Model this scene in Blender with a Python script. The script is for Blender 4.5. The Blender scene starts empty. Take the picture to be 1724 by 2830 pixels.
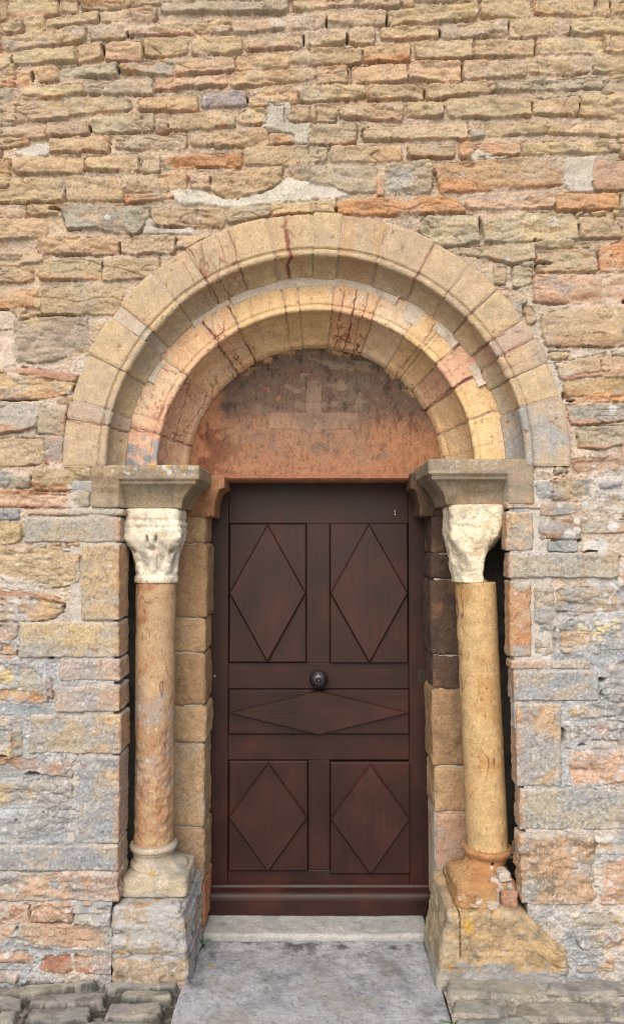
import bpy, math, random
import numpy as np

# ------------------------------------------------------------------ camera, sky, sun, exposure
S = bpy.context.scene
COL = S.collection
CAM_D, CAM_H, TILT, FPX, PW, PH = 3.08, 1.70, math.radians(2.0), 2158.0, 1724.0, 2830.0
cam_data = bpy.data.cameras.new("camera")
cam = bpy.data.objects.new("camera", cam_data); COL.objects.link(cam)
cam.location = (0, -CAM_D, CAM_H); cam.rotation_euler = (math.pi/2 + TILT, 0, 0)
cam_data.sensor_fit = 'VERTICAL'; cam_data.sensor_height = 24.0
cam_data.lens = 24.0*FPX/PH; cam_data.clip_start = .05; cam_data.clip_end = 2000
S.camera = cam
SUN_EL, SUN_AZ = math.radians(42), math.radians(188)      # azimuth measured from +Y, clockwise seen from above
w = bpy.data.worlds.new("World"); S.world = w; w.use_nodes = True
nt = w.node_tree; bg = nt.nodes['Background']
sky = nt.nodes.new('ShaderNodeTexSky'); sky.sky_type = 'NISHITA'; sky.sun_disc = False
sky.sun_elevation = SUN_EL; sky.sun_rotation = SUN_AZ
sky.air_density = 1.0; sky.dust_density = 4.0; sky.ozone_density = 0.6
nt.links.new(sky.outputs[0], bg.inputs[0]); bg.inputs[1].default_value = .12
sl = bpy.data.lights.new("sun", 'SUN'); sun = bpy.data.objects.new("sun", sl); COL.objects.link(sun)
sl.energy = 1.5; sl.angle = math.radians(55); sl.color = (1, .985, .95)
sun.rotation_euler = (math.pi/2 - SUN_EL, 0, -SUN_AZ + math.pi)
sun.location = (0, -4, 8)
S.view_settings.view_transform = 'Standard'; S.view_settings.look = 'None'
S.view_settings.gamma = 1; S.view_settings.exposure = .68
S.cycles.filter_width = 1.1; S.cycles.use_denoising = True; S.cycles.use_adaptive_sampling = False
S.cycles.max_bounces = 6; S.cycles.diffuse_bounces = 4

rng = np.random.default_rng(7)
random.seed(7)

# ------------------------------------------------------------------ from the photograph's rays to metres on a real plane
def ray(u, v):
    dx = (u-PW/2)/FPX; dz = (PH/2-v)/FPX
    return dx, math.cos(TILT)-dz*math.sin(TILT), math.sin(TILT)+dz*math.cos(TILT)
def onY(u, v, Y=0.0):
    a, b, c = ray(u, v); t = (Y+CAM_D)/b
    return a*t, CAM_H+c*t
def onZ(u, v, Z=0.0):
    a, b, c = ray(u, v); t = (Z-CAM_H)/c
    return a*t, b*t-CAM_D
def zat(v, Y): return onY(862, v, Y)[1]
def xat(u, Y, v=1500): return onY(u, v, Y)[0]

# ------------------------------------------------------------------ noise in numpy
def _h(ix, iy, iz, seed):
    n = (ix.astype(np.uint32)*np.uint32(374761393) + iy.astype(np.uint32)*np.uint32(668265263)
         + iz.astype(np.uint32)*np.uint32(2246822519) + np.uint32((seed*974634777+12345) & 0xffffffff))
    n = (n ^ (n >> np.uint32(13)))*np.uint32(1274126177)
    n = n ^ (n >> np.uint32(16))
    n = n*np.uint32(2654435761); n = n ^ (n >> np.uint32(15))
    return (n & np.uint32(0xffffff)).astype(np.float32)/np.float32(0xffffff)
def vn3(x, y, z, seed):
    ix, iy, iz = np.floor(x), np.floor(y), np.floor(z)
    fx, fy, fz = [(a-b).astype(np.float32) for a, b in ((x, ix), (y, iy), (z, iz))]
    fx, fy, fz = [f*f*f*(f*(f*6-15)+10) for f in (fx, fy, fz)]
    ix, iy, iz = [a.astype(np.int64) for a in (ix, iy, iz)]
    def L(dy, dz):
        a = _h(ix, iy+dy, iz+dz, seed); b = _h(ix+1, iy+dy, iz+dz, seed); return a+(b-a)*fx
    a = L(0, 0); a = a+(L(1, 0)-a)*fy
    b = L(0, 1); b = b+(L(1, 1)-b)*fy
    return (a+(b-a)*fz)*2-1
def vn2(x, y, seed):
    ix, iy = np.floor(x), np.floor(y)
    fx, fy = (x-ix).astype(np.float32), (y-iy).astype(np.float32)
    fx, fy = [f*f*f*(f*(f*6-15)+10) for f in (fx, fy)]
    ix, iy = ix.astype(np.int64), iy.astype(np.int64); z = np.zeros_like(ix)
    a = _h(ix, iy, z, seed); b = _h(ix+1, iy, z, seed); a = a+(b-a)*fx
    c = _h(ix, iy+1, z, seed); d = _h(ix+1, iy+1, z, seed); c = c+(d-c)*fx
    return (a+(c-a)*fy)*2-1
def fbm3(P, s, o=4, seed=1, st=(1, 1, 1), ridged=False):
    x, y, z = P[..., 0]/(s*st[0]), P[..., 1]/(s*st[1]), P[..., 2]/(s*st[2])
    r = 0; a = 1; t = 0
    for k in range(o):
        n = vn3(x, y, z, seed+k*17)
        if ridged: n = 1-2*np.abs(n)
        r = r+a*n; t += a; a *= .52
        x, y, z = (x*1.62+y*1.18)+3.1, (y*1.62-x*1.18)+7.7, z*2.03+1.3
    return r/t
def fbm2(x, y, s, o=4, seed=1, st=1.0, ridged=False):
    x, y = x/(s*st), y/s
    r = 0; a = 1; t = 0
    for k in range(o):
        n = vn2(x, y, seed+k*17)
        if ridged: n = 1-2*np.abs(n)
        r = r+a*n; t += a; a *= .52
        x, y = x*1.96+y*.3+3.1, y*1.96-x*.3+7.7
    return r/t
def chips(x, y, sx, sy, seed, tilt=1.0, curve=.9):
    """broken-stone facets: the upper envelope of tilted, slightly domed chips, one per jittered cell; about -1..1"""
    x, y = x/sx, y/sy; ix, iy = np.floor(x).astype(np.int64), np.floor(y).astype(np.int64); z = np.zeros_like(ix)
    best = np.full(x.shape, -9.0, np.float32)
    for a in (-1, 0, 1):
        for b in (-1, 0, 1):
            i, j = ix+a, iy+b
            px, py = i+_h(i, j, z, seed), j+_h(i, j, z, seed+1)
            gx, gy = (_h(i, j, z, seed+2)*2-1)*tilt, (_h(i, j, z, seed+3)*2-1)*tilt
            dx, dy = x-px, y-py
            best = np.maximum(best, _h(i, j, z, seed+4)*.7+gx*dx+gy*dy-curve*(dx*dx+dy*dy))
    return best-.45
def sst(a, b, x): t = np.clip((x-a)/(b-a), 0, 1); return t*t*(3-2*t)

# ------------------------------------------------------------------ colours
def lin(c):
    c = np.array(c, float)/255
    c = np.where(c <= .04045, c/12.92, ((c+.055)/1.055)**2.4)
    return c*.84+(c@np.array((.3, .59, .11)))*.16
ALB = .70
PAL = {k: lin(v)*ALB for k, v in dict(
    t=(199,172,130), y=(206,180,128), o=(207,168,122), O=(206,146,92), g=(184,171,146), b=(163,165,168),
    p=(206,168,138), r=(194,134,106), w=(228,214,198), W=(220,217,212), d=(138,135,126), m=(168,156,156),
    L=(216,214,210), K=(66,60,54), Y=(206,168,104), Q=(206,160,40), n=(164,124,88), k=(92,64,48), c=(232,214,180)).items()}

# ------------------------------------------------------------------ mesh helpers
def make_mesh(name, V, F, C=None, mat=None, parent=None, smooth=True):
    me = bpy.data.meshes.new(name)
    V = np.asarray(V, np.float32); F = np.asarray(F, np.int32)
    me.vertices.add(len(V)); me.vertices.foreach_set('co', V.ravel())
    k = F.shape[1]
    me.loops.add(F.size); me.loops.foreach_set('vertex_index', F.ravel())
    me.polygons.add(len(F)); me.polygons.foreach_set('loop_start', np.arange(0, F.size, k, dtype=np.int32))
    me.polygons.foreach_set('loop_total', np.full(len(F), k, np.int32))
    me.polygons.foreach_set('use_smooth', np.full(len(F), smooth))
    me.update(calc_edges=True); me.validate()
    if C is not None:
        at = me.attributes.new('col', 'FLOAT_COLOR', 'POINT')
        CC = np.ones((len(V), 4), np.float32); CC[:, :3] = np.clip(C, 0.004, .92)
        at.data.foreach_set('color', CC.ravel())
    if mat: me.materials.append(mat)
    o = bpy.data.objects.new(name, me); COL.objects.link(o)
    if parent: o.parent = parent
    return o
def grid_faces(n, m, closed_m=False, flip=False):
    I = np.arange(n*m).reshape(n, m)
    if closed_m: I = np.concatenate([I, I[:, :1]], 1)
    a, b, c, d = I[:-1, :-1], I[:-1, 1:], I[1:, 1:], I[1:, :-1]
    F = np.stack([a, b, c, d], -1).reshape(-1, 4)
    return F[:, ::-1] if flip else F
def compact(V, F, C):
    u, inv = np.unique(F, return_inverse=True)
    return V[u], inv.reshape(F.shape), (C[u] if C is not None else None)
def tag(o, label=None, cat=None, group=None, kind=None):
    if label: o['label'] = label
    if cat: o['category'] = cat
    if group: o['group'] = group
    if kind: o['kind'] = kind
    return o
def empty(name, loc):
    o = bpy.data.objects.new(name, None); COL.objects.link(o); o.location = loc; o.empty_display_size = .1
    return o
def hang(child, parent):
    child.parent = parent
    child.matrix_parent_inverse = parent.matrix_basis.inverted()
    return child

# ------------------------------------------------------------------ materials
def nodes(name):
    m = bpy.data.materials.new(name); m.use_nodes = True
    n = m.node_tree; return m, n, n.nodes['Principled BSDF'], n.links
def stone_material(name, bump=.35, rough=.92, scale=1.0):
    m, n, b, L = nodes(name)
    at = n.nodes.new('ShaderNodeAttribute'); at.attribute_name = 'col'
    tc = n.nodes.new('ShaderNodeTexCoord')
    n1 = n.nodes.new('ShaderNodeTexNoise'); n1.inputs['Scale'].default_value = 190*scale; n1.inputs['Detail'].default_value = 6; n1.inputs['Roughness'].default_value = .7
    n2 = n.nodes.new('ShaderNodeTexNoise'); n2.inputs['Scale'].default_value = 620*scale; n2.inputs['Detail'].default_value = 3
    for q in (n1, n2): L.new(tc.outputs['Object'], q.inputs['Vector'])
    mr = n.nodes.new('ShaderNodeMapRange'); mr.inputs['From Min'].default_value = .3; mr.inputs['From Max'].default_value = .7
    mr.inputs['To Min'].default_value = .70; mr.inputs['To Max'].default_value = 1.26
    L.new(n1.outputs['Fac'], mr.inputs['Value'])
    vm = n.nodes.new('ShaderNodeVectorMath'); vm.operation = 'SCALE'
    L.new(at.outputs['Color'], vm.inputs[0]); L.new(mr.outputs['Result'], vm.inputs['Scale'])
    L.new(vm.outputs['Vector'], b.inputs['Base Color'])
    ad = n.nodes.new('ShaderNodeMath'); ad.operation = 'ADD'
    L.new(n1.outputs['Fac'], ad.inputs[0]); L.new(n2.outputs['Fac'], ad.inputs[1])
    bp = n.nodes.new('ShaderNodeBump'); bp.inputs['Strength'].default_value = bump; bp.inputs['Distance'].default_value = .0045
    L.new(ad.outputs[0], bp.inputs['Height']); L.new(bp.outputs['Normal'], b.inputs['Normal'])
    b.inputs['Roughness'].default_value = rough; b.inputs['Specular IOR Level'].default_value = .18
    return m
M_ROCK = stone_material('rubble_stone', .45)
M_DRESS = stone_material('dressed_stone', .35)
M_PLAST = stone_material('old_plaster', .5)
M_PAVE = stone_material('paving_stone', .4, .8)

def wood(name, axis, c0, c1, c2):
    m, n, b, L = nodes(name)
    tc = n.nodes.new('ShaderNodeTexCoord'); mp = n.nodes.new('ShaderNodeMapping')
    mp.inputs['Scale'].default_value = (60, 20, 2.2) if axis == 'z' else (2.2, 20, 60)
    L.new(tc.outputs['Object'], mp.inputs['Vector'])
    g = n.nodes.new('ShaderNodeTexNoise'); g.inputs['Scale'].default_value = 1.6; g.inputs['Detail'].default_value = 8; g.inputs['Roughness'].default_value = .65
    L.new(mp.outputs[0], g.inputs['Vector'])
    big = n.nodes.new('ShaderNodeTexNoise'); big.inputs['Scale'].default_value = 5; big.inputs['Detail'].default_value = 4
    L.new(tc.outputs['Object'], big.inputs['Vector'])
    r = n.nodes.new('ShaderNodeValToRGB')
    r.color_ramp.elements[0].position = .3; r.color_ramp.elements[0].color = (*c0, 1)
    r.color_ramp.elements[1].position = .72; r.color_ramp.elements[1].color = (*c2, 1)
    e = r.color_ramp.elements.new(.5); e.color = (*c1, 1)
    mx = n.nodes.new('ShaderNodeMath'); mx.operation = 'MULTIPLY_ADD'; mx.inputs[1].default_value = .42
    sc = n.nodes.new('ShaderNodeMath'); sc.operation = 'MULTIPLY'; sc.inputs[1].default_value = .58
    L.new(big.outputs['Fac'], sc.inputs[0]); L.new(g.outputs['Fac'], mx.inputs[0]); L.new(sc.outputs[0], mx.inputs[2])
    L.new(mx.outputs[0], r.inputs['Fac']); L.new(r.outputs['Color'], b.inputs['Base Color'])
    bp = n.nodes.new('ShaderNodeBump'); bp.inputs['Strength'].default_value = .18; bp.inputs['Distance'].default_value = .002
    L.new(g.outputs['Fac'], bp.inputs['Height']); L.new(bp.outputs['Normal'], b.inputs['Normal'])
    rr = n.nodes.new('ShaderNodeMapRange'); rr.inputs['To Min'].default_value = .34; rr.inputs['To Max'].default_value = .62
    L.new(big.outputs['Fac'], rr.inputs['Value']); L.new(rr.outputs[0], b.inputs['Roughness'])
    b.inputs['Specular IOR Level'].default_value = .3
    return m
WC = (.0125, .0054, .0046), (.026, .0088, .0066), (.052, .0148, .0090)
WD = (.0155, .0068, .0058), (.031, .0110, .0085), (.058, .0180, .0115)
M_DIAMV = wood('diamond_wood_upright', 'z', *WD)
M_DIAMH = wood('diamond_wood_across', 'x', *WD)
M_WOODV = wood('door_wood_upright', 'z', *WC)
M_WOODH = wood('door_wood_across', 'x', *WC)
def plain(name, c, rough=.6, metal=0.0, var=.25, scale=60, bump=.0):
    m, n, b, L = nodes(name)
    tc = n.nodes.new('ShaderNodeTexCoord'); g = n.nodes.new('ShaderNodeTexNoise')
    g.inputs['Scale'].default_value = scale; g.inputs['Detail'].default_value = 5
    L.new(tc.outputs['Object'], g.inputs['Vector'])
    r = n.nodes.new('ShaderNodeValToRGB'); r.color_ramp.elements[0].position = .3; r.color_ramp.elements[1].position = .7
    r.color_ramp.elements[0].color = (*[x*(1-var) for x in c], 1); r.color_ramp.elements[1].color = (*[min(1, x*(1+var)) for x in c], 1)
    L.new(g.outputs['Fac'], r.inputs['Fac']); L.new(r.outputs['Color'], b.inputs['Base Color'])
    b.inputs['Roughness'].default_value = rough; b.inputs['Metallic'].default_value = metal
    if bump:
        bp = n.nodes.new('ShaderNodeBump'); bp.inputs['Strength'].default_value = bump; bp.inputs['Distance'].default_value = .002
        L.new(g.outputs['Fac'], bp.inputs['Height']); L.new(bp.outputs['Normal'], b.inputs['Normal'])
    return m
M_BRONZE = plain('dark_bronze', (.06, .05, .055), .38, .85, .4, 90)
M_IRON = plain('rusty_iron', (.05, .035, .028), .6, .6, .4, 120)
M_BLACK = plain('keyhole_dark', (.004, .004, .004), .9)
M_LEAF = plain('weed_leaf', (.045, .14, .03), .55, 0, .4, 80)
M_CHIP = plain('pale_scratch', (.55, .48, .42), .8)

# ------------------------------------------------------------------ stone colouring for free-standing pieces
def paint(P, base, seed, second=None, amt=.5, grey=.0, orange=.0, veins=.0, dark=.0, white=.0, stretch=(1, 1, 1), s=.10):
    n = P.shape[0]
    c = np.repeat(np.asarray(base)[None], n, 0)
    f = fbm3(P, s, 4, seed, stretch)
    if second is not None:
        m = sst(.0, .45, f+amt-.5)[:, None]; c = c*(1-m)+np.asarray(second)*m
    c = c*(1+.22*fbm3(P, .035, 4, seed+3)+.13*fbm3(P, .008, 2, seed+5))[:, None]
    if orange:
        m = (sst(.15, .5, fbm3(P, .09, 3, seed+31, stretch))*orange)[:, None]; c = c*(1-m)+PAL['O']*m
    if grey:
        m = (sst(-.15, .35, fbm3(P, .13, 4, seed+7))*grey)[:, None]; c = c*(1-m)+PAL['b']*m
        q = sst(.25, .5, fbm3(P, .008, 2, seed+8))*grey; c = c*(1-.6*q[:, None])+PAL['L']*(.6*q[:, None])
    if dark:
        m = (sst(.0, .45, fbm3(P, .06, 5, seed+11))*dark)[:, None]; c = c*(1-m)+PAL['K']*m
    if veins:
        v = np.abs(fbm3(P, .16, 3, seed+13, (.5, .5, 1.3)))
        m = (sst(.05, .0, v)*sst(-.2, .15, fbm3(P, .2, 2, seed+14))*min(1, veins*1.7))[:, None]; c = c*(1-m)+lin((132, 62, 42))*ALB*.8*m
        q = (sst(.48, .6, fbm3(P, .014, 2, seed+15, (.6, .6, 1.6)))*veins)[:, None]; c = c*(1-q)+lin((120, 60, 36))*ALB*q
    if white:
        q = (sst(.42, .52, fbm3(P, .013, 2, seed+19))*white)[:, None]; c = c*(1-q)+PAL['L']*q
    q = sst(.30, .62, fbm3(P, .0075, 3, seed+23))[:, None]*.34
    c = c*(1+.12*fbm3(P, .0035, 1, seed+24))[:, None]
    return c*(1-q)
def paint_spots(P, C, spots):
    for (x, y, z, r, col, a) in spots:
        d = np.sqrt(((P-np.array((x, y, z)))**2).sum(1)) + .35*r*fbm3(P, max(.004, r*.5), 2, int(abs(x*977+z*313)) % 999)
        m = (sst(r*1.08, r*.85, d)*a)[:, None]; C[:] = C*(1-m)+np.asarray(col)*m

# ------------------------------------------------------------------ a roughened block of stone
def block_geo(lo, hi, r=.008, step=.006):
    lo, hi = np.array(lo, float), np.array(hi, float); d = hi-lo
    ns = [max(2, int(math.ceil(x/step))) for x in d]
    pts, faces, off = [], [], 0
    for ax in range(3):
        a, b = (ax+1) % 3, (ax+2) % 3
        A, B = np.meshgrid(np.linspace(lo[a], hi[a], ns[a]+1), np.linspace(lo[b], hi[b], ns[b]+1), indexing='ij')
        for side in (0, 1):
            p = np.zeros(A.shape+(3,)); p[..., a] = A; p[..., b] = B; p[..., ax] = hi[ax] if side else lo[ax]
            f = grid_faces(A.shape[0], A.shape[1], flip=bool(side))+off
            pts.append(p.reshape(-1, 3)); faces.append(f); off += A.size
    V = np.concatenate(pts); F = np.concatenate(faces)
    key = np.round((V-lo)/1e-5).astype(np.int64)
    key = key[:, 0]*(1 << 42)+key[:, 1]*(1 << 21)+key[:, 2]
    u, idx, inv = np.unique(key, return_index=True, return_inverse=True)
    V = V[idx]; F = inv.reshape(-1)[F]
    r = min(r, d.min()*.45)
    q = np.clip(V, lo+r, hi-r); n = V-q; n /= np.maximum(np.linalg.norm(n, axis=1, keepdims=True), 1e-9)
    return q+n*r, F, n
def rough(V, N, seed, amp=.004, s=.05, fine=.0012, st=(1, 1, 1)):
    return V+N*(amp*fbm3(V, s, 4, seed, st)+fine*fbm3(V, .011, 3, seed+2))[:, None]
def block(name, lo, hi, base, seed, parent=None, r=.008, step=.006, amp=.004, s=.05, fine=.0012, st=(1, 1, 1), deform=None, mat=None, spots=None, edge=0.0, post=None, **kw):
    V, F, N = block_geo(lo, hi, r, step)
    P0 = V.copy()
    V = rough(V, N, seed, amp, s, fine, st)
    if edge:      # worn arrises
        lo_, hi_ = np.array(lo), np.array(hi)
        e = np.sort(np.minimum(P0-lo_, hi_-P0), axis=1)[:, 1]
        k = np.clip(1-e/(edge*3), 0, 1)**2*(.5+.8*fbm3(P0, .05, 3, seed+40))
        V -= N*(np.clip(k, 0, 1)*edge)[:, None]
    if deform is not None: V = deform(V)
    C = paint(P0, base, seed+50, stretch=st if st != (1, 1, 1) else (1, 1, 1), **kw)
    if spots: paint_spots(V, C, spots)
    if post: post(V, C)
    o = make_mesh(name, V, F, C, mat or M_DRESS)
    if parent: hang(o, parent)
    return o

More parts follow.
